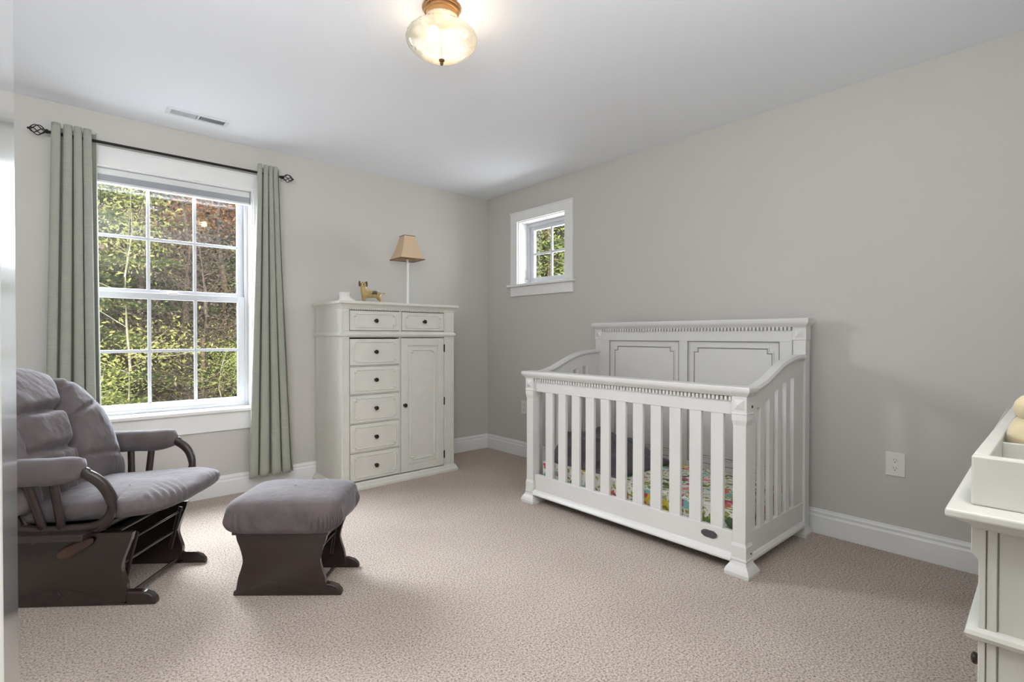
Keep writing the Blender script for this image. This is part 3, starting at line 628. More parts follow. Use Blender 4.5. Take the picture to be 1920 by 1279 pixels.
def cushion(a0, a1, b0, b1, z0, z1, rnd, crown=.02, wr=.003, seed=0, power=4.6, n=56, m=44):
    """puffy box cushion as one closed surface"""
    bm = NB(); ca, cb_, hz = (a0 + a1) / 2, (b0 + b1) / 2, (z1 - z0) / 2; cz = (z0 + z1) / 2; ha, hb = (a1 - a0) / 2, (b1 - b0) / 2
    def fn(u, v):
        th = 2 * PI * u; ph = (v - .5) * PI
        c, s = math.cos(th), math.sin(th); q = 2 / 7.5
        ex = math.copysign(abs(c) ** q, c); ey = math.copysign(abs(s) ** q, s)
        cv = max(1e-4, math.cos(ph)) ** (2 / power); sv = math.copysign(abs(math.sin(ph)) ** (2 / power), math.sin(ph))
        x, y, z = ca + ha * ex * cv, cb_ + hb * ey * cv, cz + hz * sv
        if sv > 0: z += crown * (1 - cv ** 2)
        d = wr * noise.noise(Vector((x * 14 + seed, y * 14, z * 20)))
        if -.85 < sv < .25:                      # gathers along the lower edge
            d += .0120 * math.sin(u * 2 * PI * 46 + 3 * noise.noise(Vector((x * 9, y * 9, seed)))) * (1 - abs(sv + .3) / .6) * (1 if abs(sv + .3) < .6 else 0)
        k = 1 + d / max(.05, math.hypot(x - ca, y - cb_))
        return (ca + (x - ca) * k, cb_ + (y - cb_) * k, z + d * .4)
    surf(bm, fn, n * 4, m, closed_u=True); bmesh.ops.remove_doubles(bm, verts=bm.verts, dist=1e-4)
    return bm
# ottoman
ot = thing('glider_ottoman', 'low mauve-grey padded ottoman on dark scalloped end panels in front of the glider', 'ottoman', (.554, 2.387, 0), rad(-40.8))
for nm, b0, b1 in (('n', .0, .020), ('f', .262, .282)):
    bm = NB(); prism(bm, side_outline(.004, .386, .262, .85), 'y', b0, b1)
    pn = obj('end_panel', bm, M_wood, ot, bevel=.003, smooth=25)
    bm = NB(); carving(bm, .0, .38, b0 + .0005 if nm == 'n' else b1 - .0005, .028); obj('carving', bm, M_wood, pn)
    bm = foot_rail(-.045, .447, b0 - .012, b1 + .012, .050) if False else foot_rail(-.012, .447, b0 + .003, b1 + .016 if nm == 'n' else b1 + .003, .052)
    obj('foot', bm, M_wood, ot, bevel=.006, seg=3, smooth=30)
for a, z in ((.340, .205), (.340, .180), (.345, .030), (.05, .03), (.05, .19)):
    bm = NB(); tube(bm, [(a, .018, z), (a, .264, z)], .006 if z < .1 else .0045, 8); obj('crossbar', bm, M_wood, ot, smooth=50)
for b in (.035, .246):
    for a in (.06, .335):
        bm = NB(); tube(bm, [(a + .015, b, .262), (a - .012, b, .075)], .006, 8, flat=(.5, 1.2)); obj('swing_arm', bm, M_wood, ot, smooth=50)
bm = NB(); box(bm, -.005, .395, .0 - .012, .294, .264, .285); obj('seat_board', bm, M_wood, ot)
obj('cushion', cushion(-.040, .437, -.048, .335, .262, .415, .05, crown=.012, seed=2), M_velvet, ot, smooth=80)

# glider chair
gl_ = thing('glider_chair', 'dark wood glider rocking chair with tufted mauve-grey cushions beside the left curtain', 'chair', (.292, 2.526, 0), rad(-38.2))
for nm, b0, b1 in (('n', .0, .022), ('f', .388, .410)):
    bm = NB(); prism(bm, side_outline(-.700, -.085, .300, 1.2), 'y', b0, b1); pn = obj('side_panel', bm, M_wood, gl_, bevel=.003, smooth=25)
    bm = NB(); carving(bm, -.62, -.11, b0 + .0005 if nm == 'n' else b1 - .0005, .030, 1.15); obj('carving', bm, M_wood, pn)
    bm = foot_rail(-.80, .0, b0 + .004, b1 + .016 if nm == 'n' else b1 + .002, .056); obj('foot', bm, M_wood, gl_, bevel=.007, seg=3, smooth=30)
bm = NB(); p0, p1 = Vector((-.372, -.008, .208)), Vector((-.232, -.008, .280))
tube(bm, [p0.lerp(p1, t) for t in (0, .04, .12, .3, .6, .85, .95, 1)], [.004, .016, .023, .025, .021, .017, .013, .003], 12, flat=(.35, 1), up=(0, 0, 1)); lv = obj('lock_lever', bm, M_lever, gl_, smooth=50); lv['label'] = 'reddish brown wooden lock lever'
for a, z, r in ((-.108, .262, .005), (-.135, .168, .0065), (-.125, .030, .008), (-.62, .03, .009), (-.62, .17, .008)):
    bm = NB(); tube(bm, [(a, .020, z), (a, .390, z)], r, 8); obj('crossbar', bm, M_wood, gl_, smooth=50)
for b in (.050, .360):
    for a in (-.13, -.55):
        bm = NB(); tube(bm, [(a + .03, b, .285), (a - .02, b, .085)], .008, 8, flat=(.5, 1.3)); obj('swing_arm', bm, M_wood, gl_, smooth=50)
bm = NB(); box(bm, -.62, -.16, .045, .365, .286, .300); box(bm, -.62, -.20, -.112, .522, .306, .334); obj('seat_frame', bm, M_wood, gl_, bevel=.008, seg=3)
# seat cushion, tilted up to the front, wider in front of the arms
def seat_fn(u, v):
    th = 2 * PI * u; ph = (v - .5) * PI; c, s = math.cos(th), math.sin(th)
    q = 2 / 4.4; ex = math.copysign(abs(c) ** q, c); ey = math.copysign(abs(s) ** q, s)
    cv = max(1e-4, math.cos(ph)) ** (2 / 2.7); sv = math.copysign(abs(math.sin(ph)) ** (2 / 2.7), math.sin(ph))
    x = -.275 + .355 * ex * cv; hb = .245 + .028 * (1 / (1 + math.exp(-(x + .13) * 60)))
    y = .205 + hb * ey * cv; z = .402 + .060 * sv + .012 * (1 - cv * cv) * (1 if sv > 0 else 0) + .075 * (x + .2)
    d = .004 * noise.noise(Vector((x * 13, y * 13, z * 10)))
    if x > -.03: d += .0028 * math.sin(y * 190 + x * 130) * math.exp(-((y - .12) / .22) ** 2)
    if abs(x + .13) < .008 and sv > -.9 and abs(ey) > .95: y += (-.008 if ey > 0 else .008)
    return (x + d, y, z + d)
bm = NB(); surf(bm, seat_fn, 240, 40, closed_u=True); bmesh.ops.remove_doubles(bm, verts=bm.verts, dist=1e-4); sc_ = obj('seat_cushion', bm, M_velvet, gl_, smooth=80)
# reclined back: local frame  s (up the back), b (across), n (forward)
B0 = Vector((-.470, 0, .375)); SV = Vector((-.50, 0, .866)); NV = Vector((.866, 0, .50))
def bk_pt(s, b, n_): return B0 + SV * s + Vector((0, b, 0)) + NV * n_
Ls, Hb = .640, .275
tufts = [(.30, -.115), (.30, .115), (.47, -.125), (.47, .125), (.14, -.10), (.14, .10)]
def back_fn(side):
    def fn(u, v):
        X, Y = 2 * u - 1, 2 * v - 1                         # square to rounded outline
        ex = X * math.sqrt(max(0, 1 - Y * Y * (.66 if Y > 0 else .10))); ey = Y * math.sqrt(max(0, 1 - X * X * (.52 if Y > 0 else .10)))
        s = Ls / 2 + ey * Ls / 2; b = ex * (Hb + .085 * max(0, -.50 - Y))
        edge = (1 - X ** 4) * (1 - Y ** 4); e = max(0, edge) ** .42
        if side < 0: return bk_pt(s, .205 + b, .030 - .035 * e)
        h_ = .118 * e + .030 * e * math.cos(Y * 2.2)
        # channels: vertical creases beside the bolsters, horizontal ones in the centre and across the bolsters
        cr = 0
        sg = lambda t: 1 / (1 + math.exp(max(-60, min(60, -t))))
        K = ((0, -.02), (.12, -.01), (.25, .005), (.385, .035), (.48, .085), (.56, .140), (.66, .19))
        cR = K[-1][1]
        for (s0, c0), (s1, c1) in zip(K, K[1:]):
            if s <= s1: cR = c0 + (c1 - c0) * max(0, (s - s0) / (s1 - s0)); break
        cr += .052 * math.exp(-((b - cR) / .022) ** 2) + .046 * math.exp(-((b + .20) / .026) ** 2) * min(1, max(0, (.56 - s) / .08))
        mid = sg((cR - b) * 90) * sg((b + .20) * 90); bol = sg((b - cR) * 90)
        cr += mid * .046 * math.exp(-((s - .385 - .25 * (b + .08) ** 2) / .020) ** 2)
        cr += mid * .040 * math.exp(-((s - .205 - 1.6 * (b + .09) ** 2) / .018) ** 2)
        if s < .20: cr += mid * .018 * (abs(math.cos(b * 62)) ** 6) * min(1, (.20 - s) * 18)
        cr += bol * .020 * math.exp(-((s - .325 - .30 * (b - .02)) / .012) ** 2) * min(1, max(0, (.22 - b) / .08))
        cr += bol * .016 * math.exp(-((s - .47 - .55 * (b - .08)) / .013) ** 2) * min(1, max(0, (.25 - b) / .08))
        cr += bol * .016 * math.exp(-((s - .13 + .15 * (b - .10)) / .013) ** 2)
        cr -= bol * .022 * math.exp(-((b - .17) / .10) ** 2)
        wv = .006 * noise.noise(Vector((b * 16, s * 11, 2.0))) + .002 * noise.noise(Vector((b * 60, s * 26, 7.0)))
        cr *= max(0, edge) ** .75
        return bk_pt(s, .205 + b, .030 + max(0, h_ - cr) + wv * e)
    return fn
bm = NB(); surf(bm, back_fn(1), 110, 110); surf(bm, back_fn(-1), 30, 30)
obj('back_cushion', bm, M_velvet, gl_, smooth=80)
# wooden back: two posts and arched crest, three slats
bm = NB()
arch = spline([bk_pt(-.10, -.02, -.02), bk_pt(.25, -.025, -.02), bk_pt(.46, .0, -.02), bk_pt(.61, .075, -.015), bk_pt(.672, .205, -.015), bk_pt(.61, .335, -.015), bk_pt(.46, .41, -.02), bk_pt(.25, .435, -.02), bk_pt(-.10, .43, -.02)], 8)
tube(bm, arch, .018, 10, flat=(1, 1), up=(1, 0, .3)); obj('back_frame', bm, M_wood, gl_, smooth=50)
for b in (.07, .205, .34):
    bm = NB(); tube(bm, [bk_pt(-.08, b, -.025), bk_pt(.62, b, -.025)], .013, 8, flat=(1.6, .6), up=(1, 0, .5)); obj('back_slat', bm, M_wood, gl_, smooth=50)
# arms
for b in (-.095, .505):
    bm = NB()
    cv = spline([(-.60, 0, .350), (-.40, 0, .330), (-.27, 0, .335), (-.19, 0, .345), (-.137, 0, .380), (-.113, 0, .445), (-.135, 0, .515), (-.185, 0, .560), (-.245, 0, .572), (-.60, 0, .545)], 8)
    inw = lambda z: (.045 if b < 0 else -.045) * max(0, .56 - z) / .23
    tube(bm, [(p.x, b + inw(p.z), p.z) for p in cv], .021, 10, flat=(.75, 1), up=(0, 0, 1) if False else (0.01, 0, 1)); ar = obj('arm_frame', bm, M_wood, gl_, smooth=50)
    for (x0, z0), (x1, z1) in (((-.420, .555), (-.388, .335)), ((-.318, .560), (-.318, .335)), ((-.52, .55), (-.48, .335))):
        bm = NB(); tube(bm, [(x0, b + inw(z0), z0), (x1, b + inw(z1), z1)], .0165, 8, flat=(1, .8), up=(0, 1, 0)); obj('arm_spindle', bm, M_wood, ar, smooth=50)
    bm = NB()
    secs = []
    for t in range(25):
        q = t / 24; x = -.66 + (.468) * q; k = min(1, (q * 9) ** .5 if q > 0 else 0) * (1 if q < .78 else max(.0, 1 - ((q - .78) / .22) ** 2.4) ** .5)
        k = max(.05, k); zc = .566 + .012 * q + (.010 * max(0, q - .75) * 4); hz = .052 * (k if q < .5 else (.35 + .65 * k)); hy = .040 * (k if q < .5 else (.3 + .7 * k))
        if t == 24: hz *= .2; hy *= .2
        secs.append([(x, b + hy * math.copysign(abs(math.cos(a)) ** .75, math.cos(a)), zc + hz * math.copysign(abs(math.sin(a)) ** .75, math.sin(a)) + .002 * noise.noise(Vector((x * 30, a, b)))) for a in [2 * PI * i / 20 for i in range(20)]])
    loft(bm, secs); obj('arm_pad', bm, M_velvet, gl_, smooth=70)
# ---------------------------------------------------------------- curtain rod and curtains
RY = D1 - .085
rd = thing('curtain_rod', 'black iron curtain rod with twisted cage finials above the large window', 'curtain rod', (.58, RY, 2.238))
bm = NB(); tube(bm, [(-.03, RY, 2.238), (1.215, RY, 2.240)], .0085, 12); obj('rod', bm, M_iron, rd, world=True, smooth=50)
for sx, x0 in ((-1, -.03), (1, 1.215)):
    bm = NB(); tube(bm, [(x0 - sx * .0, RY, 2.239), (x0 + sx * .012, RY, 2.239)], .012, 12); L0 = .066
    for k in range(5):
        pts = []
        for i in range(15):
            t = i / 14; rr = .026 * math.sin(PI * t) ** .8 + .002; a = 2 * PI * k / 5 + t * 2.4
            pts.append((x0 + sx * (.012 + L0 * t), RY + rr * math.cos(a), 2.239 + rr * math.sin(a)))
        tube(bm, pts, .0026, 6)
    ball(bm, (x0 + sx * (.012 + L0 + .004), RY, 2.239), .006); obj('finial', bm, M_iron, rd, world=True, smooth=60)
for x in (.10, 1.10):
    bm = NB(); tube(bm, [(x, RY, 2.226), (x, D1 - .004, 2.226)], .005, 8); box(bm, x - .012, x + .012, D1 - .005, D1 - .0005, 2.20, 2.26) if False else box(bm, x - .012, x + .012, D1 - .031, D1 - .026, 2.215, 2.243); obj('bracket', bm, M_iron, rd, world=True, smooth=50)
def curtain(name, label, xt, xb_, zt, zb, n, ph, amp=.040, wide=None):
    bm = NB()
    def fn(u, v):
        z = zb + (zt - zb) * v; e = (1 - v)
        x0 = xt[0] + (xb_[0] - xt[0]) * e ** 1.1; x1 = xt[1] + (xb_[1] - xt[1]) * e ** 1.1
        uu = u + .018 * math.sin(7 * u + 2 * v)
        a = 2 * PI * n * uu + ph
        s = -math.cos(a)
        x = x0 + (x1 - x0) * u + .26 * (x1 - x0) / n * math.sin(2 * a); y = RY - .006 + (amp * (.70 + .35 * e)) * s + .006 * noise.noise(Vector((u * 5, v * 3, ph)))
        if v > .985: z += .006 * math.cos(a * 1.0) * ((v - .985) / .015)
        return (x, y, z)
    surf(bm, fn, 180, 60)
    o = obj(name, bm, M_curtain, None, smooth=70, solid=.003); return tag(o, label, 'curtain', 'sage green linen curtains')
curtain('curtain', 'sage green curtain panel hanging left of the large window, behind the glider', (-.010, .172), (-.055, .190), 2.285, .10, 4.0, -2.0)
curtain('curtain', 'sage green curtain panel hanging between the large window and the tall chest', (1.060, 1.195), (.998, 1.288), 2.290, .112, 4.0, -1.6)

# ---------------------------------------------------------------- ceiling light
cl = thing('ceiling_light', 'flush ceiling light with ribbed glass bowl and brass canopy', 'ceiling light', (1.185, 1.775, HC))
bm = NB(); lathe(bm, [(.078, -.0005), (.080, -.006), (.077, -.011), (.071, -.013), (.073, -.018), (.070, -.023), (.063, -.025), (.060, -.040), (.058, -.055)][::-1], n=48); obj('canopy', bm, M_brass, cl, smooth=35)
prof = [(.066, -.044), (.069, -.058), (.074, -.070), (.095, -.082), (.122, -.098), (.140, -.118), (.145, -.134), (.138, -.152), (.118, -.172), (.088, -.192), (.052, -.206), (.020, -.213), (.006, -.214)]
bm = NB(); lathe(bm, prof, n=120, fn=lambda t, z: 1 + (.022 * math.cos(48 * t) if z > -.12 else .004 * math.cos(16 * t)), caps=False); obj('glass_bowl', bm, M_bowl, cl, smooth=60)
bm = NB(); lathe(bm, [(.0, -.236), (.005, -.234), (.0075, -.228), (.005, -.223), (.011, -.219), (.012, -.213), (.004, -.210)], n=20); tube(bm, [(0, 0, -.212), (0, 0, -.05)], .002, 6); obj('finial', bm, M_finial, cl, smooth=40)
bm = NB(); ball(bm, (-.03, 0.012, -.112), .024, 1, 1, 1.2); bb_ = obj('bulb', bm, M_bulb, cl, smooth=60)
lamp_bulb.parent = cl; lamp_bulb.location = (.028, -.012, -.120)
bm = NB(); tube(bm, [(-.03, .012, -.05), (-.03, .012, -.085)], .013, 12); obj('socket', bm, M_brass, cl, smooth=50)

# ---------------------------------------------------------------- ceiling vent
vt = thing('ceiling_vent', 'white metal air vent in the ceiling near the large window', 'vent', (.656, 3.645, HC))
bm = NB(); a, c = .165, .052
box(bm, -a, -a + .022, -c, c, -.008, -.0005); box(bm, a - .022, a, -c, c, -.008, -.0005); box(bm, -a + .022, a - .022, -c, -c + .018, -.008, -.0005); box(bm, -a + .022, a - .022, c - .018, c, -.008, -.0005); box(bm, -.006, .006, -c + .018, c - .018, -.008, -.0005)
obj('frame', bm, M_vent, vt, bevel=.002)
bm = NB(); box(bm, -a + .02, a - .02, -c + .016, c - .016, -.0015, -.0006); obj('duct', bm, M_ventin, vt)
bm = NB()
x = -.138
while x < .138:
    if abs(x) > .010:
        s = -1 if x < 0 else 1
        prism(bm, [(x, -.0075), (x + .0012, -.0075), (x + .0012 + s * .0035, -.0016), (x + s * .0035, -.0016)], 'y', -c + .018, c - .018)
    x += .0066
obj('louvres', bm, M_vent, vt)
# ---------------------------------------------------------------- outlets
def outlet(y, z, label):
    o = thing('wall_outlet', label, 'outlet', (D2, y, z))
    bm = NB(); box(bm, -.006, -.0003, -.041, .041, -.060, .060); obj('cover_plate', bm, M_plate, o, bevel=.0035, seg=3)
    for dz in (.0205, -.0205):
        bm = NB(); prism(bm, [(.0175 * math.copysign(min(abs(math.cos(t)), .93), math.cos(t)), dz + .0155 * math.sin(t)) for t in [2 * PI * i / 28 for i in range(28)]], 'x', -.0085, -.0061); s = obj('socket_face', bm, M_plate, o)
        bm = NB(); box(bm, -.0089, -.0086, .0050, .0070, dz - .001, dz + .007); box(bm, -.0089, -.0086, -.0070, -.0050, dz - .001, dz + .006); prism(bm, [(.0024 * math.cos(t), dz - .008 + .0026 * math.sin(t)) for t in [2 * PI * i / 12 for i in range(12)]], 'x', -.0089, -.0086); obj('slots', bm, M_dark, s)
    bm = NB(); prism(bm, [(.003 * math.cos(t), .003 * math.sin(t)) for t in [2 * PI * i / 12 for i in range(12)]], 'x', -.0075, -.0061); obj('screw', bm, M_plate, o)
    return o
outlet(.662, .449, 'white duplex outlet on the right wall between the crib and the dresser')
outlet(3.425, .451, 'white outlet on the right wall just left of the crib, below the small window')
# ---------------------------------------------------------------- dresser at the right edge
ZT = .830; k = 1.175
ds = thing('dresser', 'off-white dresser in the right foreground carrying the changing tray', 'dresser', (1.041, .153, 0), rad(2.2))
# local: x to the right along the front, y into the room is +, body lies at negative y
W_, Dp = 1.62, .50
def dl(x0, x1, a, b_, z0, z1, bm): box(bm, x0, x1, -b_, -a, z0, z1)
bm = NB(); dl(0, W_, 0, Dp, ZT - .014, ZT, bm)
obj('top', bm, M_dresser, ds, bevel=.004, seg=3)
bm = NB(); loft(bm, [[(o_, -o_, z), (W_ - o_, -o_, z), (W_ - o_, -Dp, z), (o_, -Dp, z)] for z, o_ in ((ZT - .034, .040), (ZT - .029, .030), (ZT - .023, .026), (ZT - .019, .014), (ZT - .014, .010))]); obj('cornice', bm, M_dresser, ds)
bx0, by = .046, .037
for xa in (bx0, W_ - bx0 - .046):
    bm = NB(); prism(bm, [(-by - .0084, 0), (-by + .012, 0), (-by + .008, .05), (-by, .10), (-by, ZT - .085), (-by + .009, ZT - .074), (-by + .009, ZT - .034), (-by - .0084, ZT - .034)], 'x', xa, xa + .046); obj('corner_post', bm, M_dresser, ds, bevel=.001)
bm = NB()
dl(bx0 + .001, bx0 + .030, by + .0099, by + .0214, .06, ZT - .034, bm); dl(bx0 + .006, bx0 + .030, by + .0229, Dp - .04, .06, ZT - .034, bm); dl(bx0 + .003, bx0 + .03, Dp - .04, Dp, .06, ZT - .034, bm)
dl(W_ - bx0 - .03, W_ - bx0 - .003, by + .0295, Dp, .06, ZT - .034, bm); dl(bx0 + .03, W_ - bx0 - .03, Dp - .015, Dp, .06, ZT - .034, bm)
dl(bx0 + .012, W_ - bx0 - .012, by + .02, by + .04, .06, ZT - .034, bm)
obj('body', bm, M_dresser, ds, bevel=.0015)
bm = NB()
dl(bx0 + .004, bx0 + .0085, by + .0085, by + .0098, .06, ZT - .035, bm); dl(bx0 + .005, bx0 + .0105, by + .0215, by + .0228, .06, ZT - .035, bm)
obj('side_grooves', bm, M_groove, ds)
bm = NB(); zb = .628
loft(bm, [[(bx0 - a, -by + .006 + a, z), (W_ - bx0 + a, -by + .006 + a, z), (W_ - bx0 + a, -Dp, z), (bx0 - a, -Dp, z)] for z, a in ((zb - .010, .001), (zb - .007, .007), (zb, .010), (zb + .006, .008), (zb + .010, .001))]); obj('bead_moulding', bm, M_dresser, ds, smooth=30)
def ddrawer(x0, x1, z0, z1, y):
    bm = NB(); box(bm, x0, x1, -by - .018, y, z0, z1); d = obj('drawer', bm, M_dresser, ds, bevel=.003)
    for kx in ((x0 + x1) / 2,) if x1 - x0 < .5 else (x0 + .16, x1 - .16):
        bm = knob_mesh(); bmesh.ops.transform(bm, matrix=Matrix.Translation((kx, y, (z0 + z1) / 2)) @ Matrix.Rotation(-PI / 2, 4, 'X') @ Matrix.Scale(.72, 4), verts=bm.verts); obj('knob', bm, M_bronze, d, smooth=40)
for i in range(3):
    x0 = bx0 + .055 + i * (W_ - 2 * bx0 - .11) / 3 + .004; x1 = x0 + (W_ - 2 * bx0 - .11) / 3 - .008; ddrawer(x0, x1, .648, ZT - .062, -by - .004)
for x0, x1 in ((bx0 + .055, W_ / 2 - .006), (W_ / 2 + .006, W_ - bx0 - .055)):
    for z0, z1 in ((.37, .606), (.12, .356)): ddrawer(x0, x1, z0, z1, -by + .002)
bm = NB(); loft(bm, [[(bx0 - a, -by + a, z), (W_ - bx0 + a, -by + a, z), (W_ - bx0 + a, -Dp, z), (bx0 - a, -Dp, z)] for z, a in ((0, .02), (.05, .02), (.07, .004))]); obj('plinth', bm, M_dresser, ds)
# changing tray
T0 = (1.092, .128); TH = .079
ty = thing('changing_tray', 'open off-white wooden changing tray with dividers sitting on the dresser', 'tray', (T0[0], T0[1], ZT), rad(1.2))
TL, TD, th = 1.22, .42, .020
bm = NB(); box(bm, 0, th, -TD, 0, 0, TH); box(bm, TL - th, TL, -TD, 0, 0, TH); box(bm, th, TL - th, -th, 0, 0, TH); box(bm, th, TL - th, -TD, -TD + th, 0, TH); box(bm, th, TL - th, -TD + th, -th, 0, .010); obj('tray_frame', bm, M_dresser, ty, bevel=.003)
bm = NB(); box(bm, .250, .262, -TD + th, -th, .010, TH - .012); obj('divider', bm, M_dresser, ty, bevel=.001)
bm = NB(); box(bm, .52, .532, -TD + th, -th, .010, TH - .012); obj('divider', bm, M_dresser, ty, bevel=.001)
# cream plush toy in the tray
px_, py_ = 1.40, .071
pl = thing('plush_toy', 'small cream plush toy with round head lying in the changing tray', 'plush toy', (px_, py_, ZT + .0105), rad(180))
skin('body', [(0, 0, .045), (0, 0, .075), (.004, 0, .105), (.004, 0, .128), (-.0, .03, .055), (-.0, -.03, .055)], [(0, 1), (1, 2), (2, 3), (0, 4), (0, 5)], [.046, .040, .028, .030, .020, .020], M_plush, pl) if False else None
bm = NB(); ball(bm, (0, 0, .058), .042, 1, 1, 1.38, 24, 16); ball(bm, (.006, 0, .120), .032, 1, 1, .92, 24, 16); obj('body', bm, M_plush, pl, smooth=80)
bm = NB(); ball(bm, (-.034, -.022, .118), .011, .5, .7, 1.3); obj('ear', bm, M_ear, pl, smooth=80)
bm = NB(); ball(bm, (.012, .028, .135), .011, .5, .8, 1.1); obj('ear', bm, M_ear, pl, smooth=80)
# ---------------------------------------------------------------- the woods outside
random.seed(7); rng = np.random.default_rng(11)
bm = NB()
def gfn(u, v):
    th = rad(-35 + 170 * u); r = 5.2 + 24 * v; x, y = r * math.cos(th), r * math.sin(th)
    z = -2.4 + max(0, r - 7.0) * .42 + .35 * noise.noise(Vector((x * .35, y * .35, 0)))
    if y < 4.6 and x < 3.7: z = -3
    return (x, y, z)
surf(bm, gfn, 90, 50); g_ = obj('ground', bm, M_ground, None, smooth=60); tag(g_, kind='structure')
def gz(x, y):
    r = math.hypot(x, y); return -2.4 + max(0, r - 7.0) * .42 + .35 * noise.noise(Vector((x * .35, y * .35, 0)))
def leafmesh(name, cen, size, m, flat=.0):
    """one small kite-shaped leaf per centre point, random orientation"""
    k = len(cen); cen = np.asarray(cen)
    a = rng.normal(size=(k, 3)); a[:, 2] *= (1 - flat); a /= np.linalg.norm(a, axis=1)[:, None]
    b_ = rng.normal(size=(k, 3)); b_ -= (b_ * a).sum(1)[:, None] * a; b_ /= np.linalg.norm(b_, axis=1)[:, None]
    s = (size * rng.uniform(.6, 1.3, k))[:, None]
    V = np.stack([cen - a * s, cen + b_ * s * .42, cen + a * s, cen - b_ * s * .42], 1).reshape(-1, 3)
    F = np.arange(4 * k).reshape(-1, 4)
    me = bpy.data.meshes.new(name); me.vertices.add(4 * k); me.vertices.foreach_set('co', V.ravel()); me.loops.add(4 * k); me.loops.foreach_set('vertex_index', F.ravel()); me.polygons.add(k)
    me.polygons.foreach_set('loop_start', np.arange(0, 4 * k, 4)); me.polygons.foreach_set('loop_total', np.full(k, 4)); me.update(); me.materials.append(m)
    return me
def linko(name, me, parent):
    o = bpy.data.objects.new(name, me); C.objects.link(o); o.parent = parent; return o
def trunk_bm(h_, r0, branches, lean=.0, bend=.1):
    bm = NB(); sp_ = [(bend * math.sin(i * 1.7 + lean) * i / 6, bend * math.cos(i * 1.3 + lean) * i / 7, h_ * i / 8) for i in range(9)]
    tube(bm, sp_, [r0 * (1 - .85 * i / 8) for i in range(9)], 8)
    for (z, a, ln, up) in branches:
        q = z / h_ * 8; i = min(7, int(q)); p = Vector(sp_[i]).lerp(Vector(sp_[i + 1]), q - i)
        e = p + Vector((math.cos(a) * ln, math.sin(a) * ln, ln * up)); mid = p.lerp(e, .5) + Vector((0, 0, -.05 * ln))
        tube(bm, [p, mid, e], [r0 * .28 * (1 - z / h_ * .6), r0 * .18 * (1 - z / h_ * .6), r0 * .05], 5)
    return bm
def tree_proto(kind, h_, seed, name, trunk_m, leaf_m, leafsize, nleaf):
    random.seed(seed); root = thing(name, 'tree', 'tree', (0, 0, 0)); br = []; cen = []
    if kind == 'conifer':
        nb = 46
        for i in range(nb):
            z = h_ * (.10 + .88 * i / nb); ln = (1.9 * (1 - z / h_) + .25) * random.uniform(.8, 1.15); a = i * 2.399
            br.append((z, a, ln, random.uniform(-.22, .02)))
        for (z, a, ln, up) in br:
            k = int(nleaf / nb * (.35 + ln / 1.5)); t = rng.uniform(.15, 1.05, k); w_ = rng.normal(0, .16, k) * (1.1 - t * .5) * ln * .8
            x = np.cos(a) * ln * t - np.sin(a) * w_; y = np.sin(a) * ln * t + np.cos(a) * w_; zz = z + ln * up * t - .10 * np.abs(w_) + rng.normal(0, .035, k)
            cen.append(np.stack([x, y, zz], 1))
        flat = .6
    else:
        nb = 26 if kind == 'sapling' else 60
        for i in range(nb):
            z = h_ * random.uniform(.48 if leaf_m is M_orange else .18, .97); ln = random.uniform(.5, 1.5) * (1.15 - .6 * z / h_); a = random.uniform(0, 2 * PI); br.append((z, a, ln, random.uniform(.1, .9)))
        for (z, a, ln, up) in br:
            k = int(nleaf / nb); t = rng.uniform(.3, 1.1, k); j = rng.normal(0, .22, (k, 3))
            cen.append(np.stack([np.cos(a) * ln * t, np.sin(a) * ln * t, z + ln * up * t], 1) + j)
        flat = .2
    obj('trunk', trunk_bm(h_, .045 + h_ * .009 if kind != 'sapling' else .028, br, seed), trunk_m, root, smooth=60)
    linko('foliage', leafmesh('foliage', np.concatenate(cen), leafsize, leaf_m, flat), root)
    return root
protos = {
 'conifer': [tree_proto('conifer', 9.5, 1, 'conifer_tree', M_trunk, M_conifer, .042, 24000), tree_proto('conifer', 7.5, 2, 'conifer_tree', M_trunk, M_conifer, .040, 20000)],
 'yellow': [tree_proto('sapling', 5.5, 3, 'birch_sapling', M_pale, M_yellow, .032, 4200), tree_proto('sapling', 4.6, 4, 'birch_sapling', M_pale, M_bright, .032, 4600)],
 'orange': [tree_proto('broad', 7.0, 5, 'maple_tree', M_trunk, M_orange, .050, 9000)],
 'twig': [tree_proto('broad', 6.5, 6, 'bare_tree', M_trunk, M_brown, .034, 5200)],
}
LAB = {'conifer': ('green conifer standing in the woods outside the windows', 'conifers in the woods'),
       'yellow': ('pale-barked sapling with yellow-green leaves in the woods outside', 'yellow-green saplings in the woods'),
       'orange': ('tree with orange autumn leaves in the woods outside the large window', 'orange trees in the woods'),
       'twig': ('sparse brown twiggy tree in the woods outside', 'twiggy trees in the woods')}
used = set()
def plant(kind, x, y, s=1.0, rz=None, idx=None, dz=0.0):
    P_ = protos[kind]; i = random.randrange(len(P_)) if idx is None else idx; p = P_[i]
    o = p if (kind, i) not in used else copytree(p); used.add((kind, i))
    o.location = (x, y, gz(x, y) - .1 + dz); o.rotation_euler = (0, 0, rz if rz is not None else random.uniform(0, 6.28)); o.scale = (s, s, s)
    o['label'], o['group'] = LAB[kind]
random.seed(21)
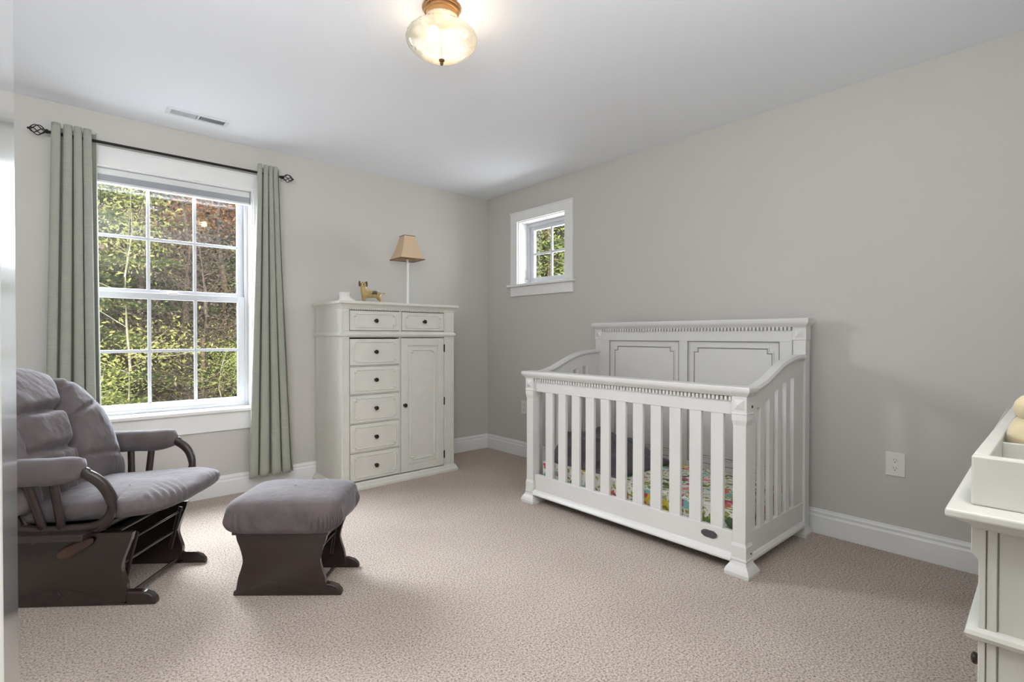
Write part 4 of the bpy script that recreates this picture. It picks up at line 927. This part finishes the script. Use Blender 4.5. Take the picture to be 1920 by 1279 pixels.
# near layer seen through the large window
plant('yellow', .78, 9.4, 1.0, 0.4, 0); plant('yellow', 1.9, 8.8, .55, 2.0, 1); plant('yellow', 2.9, 10.4, .75, 1.0, 1); plant('yellow', .35, 8.2, .55, 3.0, 1); plant('yellow', -.9, 9.4, .9, 3.0, 1)
plant('conifer', .30, 11.0, .95, 0.2, 1); plant('conifer', 1.35, 13.6, 1.1, .5, 0); plant('conifer', 3.3, 10.9, .60, 1.2, 1); plant('conifer', -1.6, 12.4, .95, 2.1, 1); plant('conifer', 4.8, 12.6, .95, 2.1, 1)
plant('twig', 1.75, 10.8, .85, .3, 0); plant('twig', 2.5, 11.6, .95, 2.3, 0); plant('twig', 1.2, 11.8, .9, 4.0, 0); plant('twig', 2.1, 12.6, 1.0, 5.0, 0); plant('twig', 3.4, 12.6, .9, 1.4, 0)
plant('orange', 2.45, 12.2, .95, 1.0, 0); plant('orange', 3.3, 13.8, 1.0, 2.2, 0); plant('twig', 1.9, 10.2, .6, 4.4, 0)
for i in range(26):
    th = rad(random.uniform(-12, 112)); r = random.uniform(13.5, 20); plant('conifer', r * math.cos(th), r * math.sin(th), random.uniform(.9, 1.25))
# beyond the small window, north-east
for x, y, k_, s in ((6.6, 6.0, 'yellow', 1.0), (7.6, 7.4, 'conifer', .9), (8.8, 8.0, 'conifer', 1.0), (7.0, 7.9, 'yellow', 1.1), (9.0, 6.6, 'yellow', 1.1), (10.2, 9.4, 'conifer', 1.1), (8.0, 5.4, 'conifer', .9), (6.4, 7.4, 'yellow', .9), (9.8, 11.0, 'conifer', 1.2), (-2.0, 9.5, 'conifer', 1.0), (-1.6, 8.4, 'yellow', 1.0), (5.2, 11.2, 'conifer', 1.0), (4.6, 9.2, 'yellow', 1.0)):
    plant(k_, x, y, s)
# low undergrowth covering the slope
cen = []
for i in range(900):
    th = rad(random.uniform(-10, 115)); r = random.uniform(7.2, 19); x, y = r * math.cos(th), r * math.sin(th); k = 110
    p = rng.normal(0, .38, (k, 3)) * np.array([1, 1, .8]); cen.append(p + np.array([x, y, gz(x, y) + .35]))
cen = np.concatenate(cen)
sel = rng.random(len(cen))
o = bpy.data.objects.new('undergrowth', leafmesh('undergrowth', cen[sel < .5], .055, M_bright)); C.objects.link(o); tag(o, 'low fresh green undergrowth covering the wooded slope outside', 'undergrowth', kind='stuff')
o = bpy.data.objects.new('brushwood', leafmesh('brushwood', cen[sel >= .5], .055, M_brown)); C.objects.link(o); tag(o, 'dry brown brush between the trees on the slope outside', 'brushwood', kind='stuff')
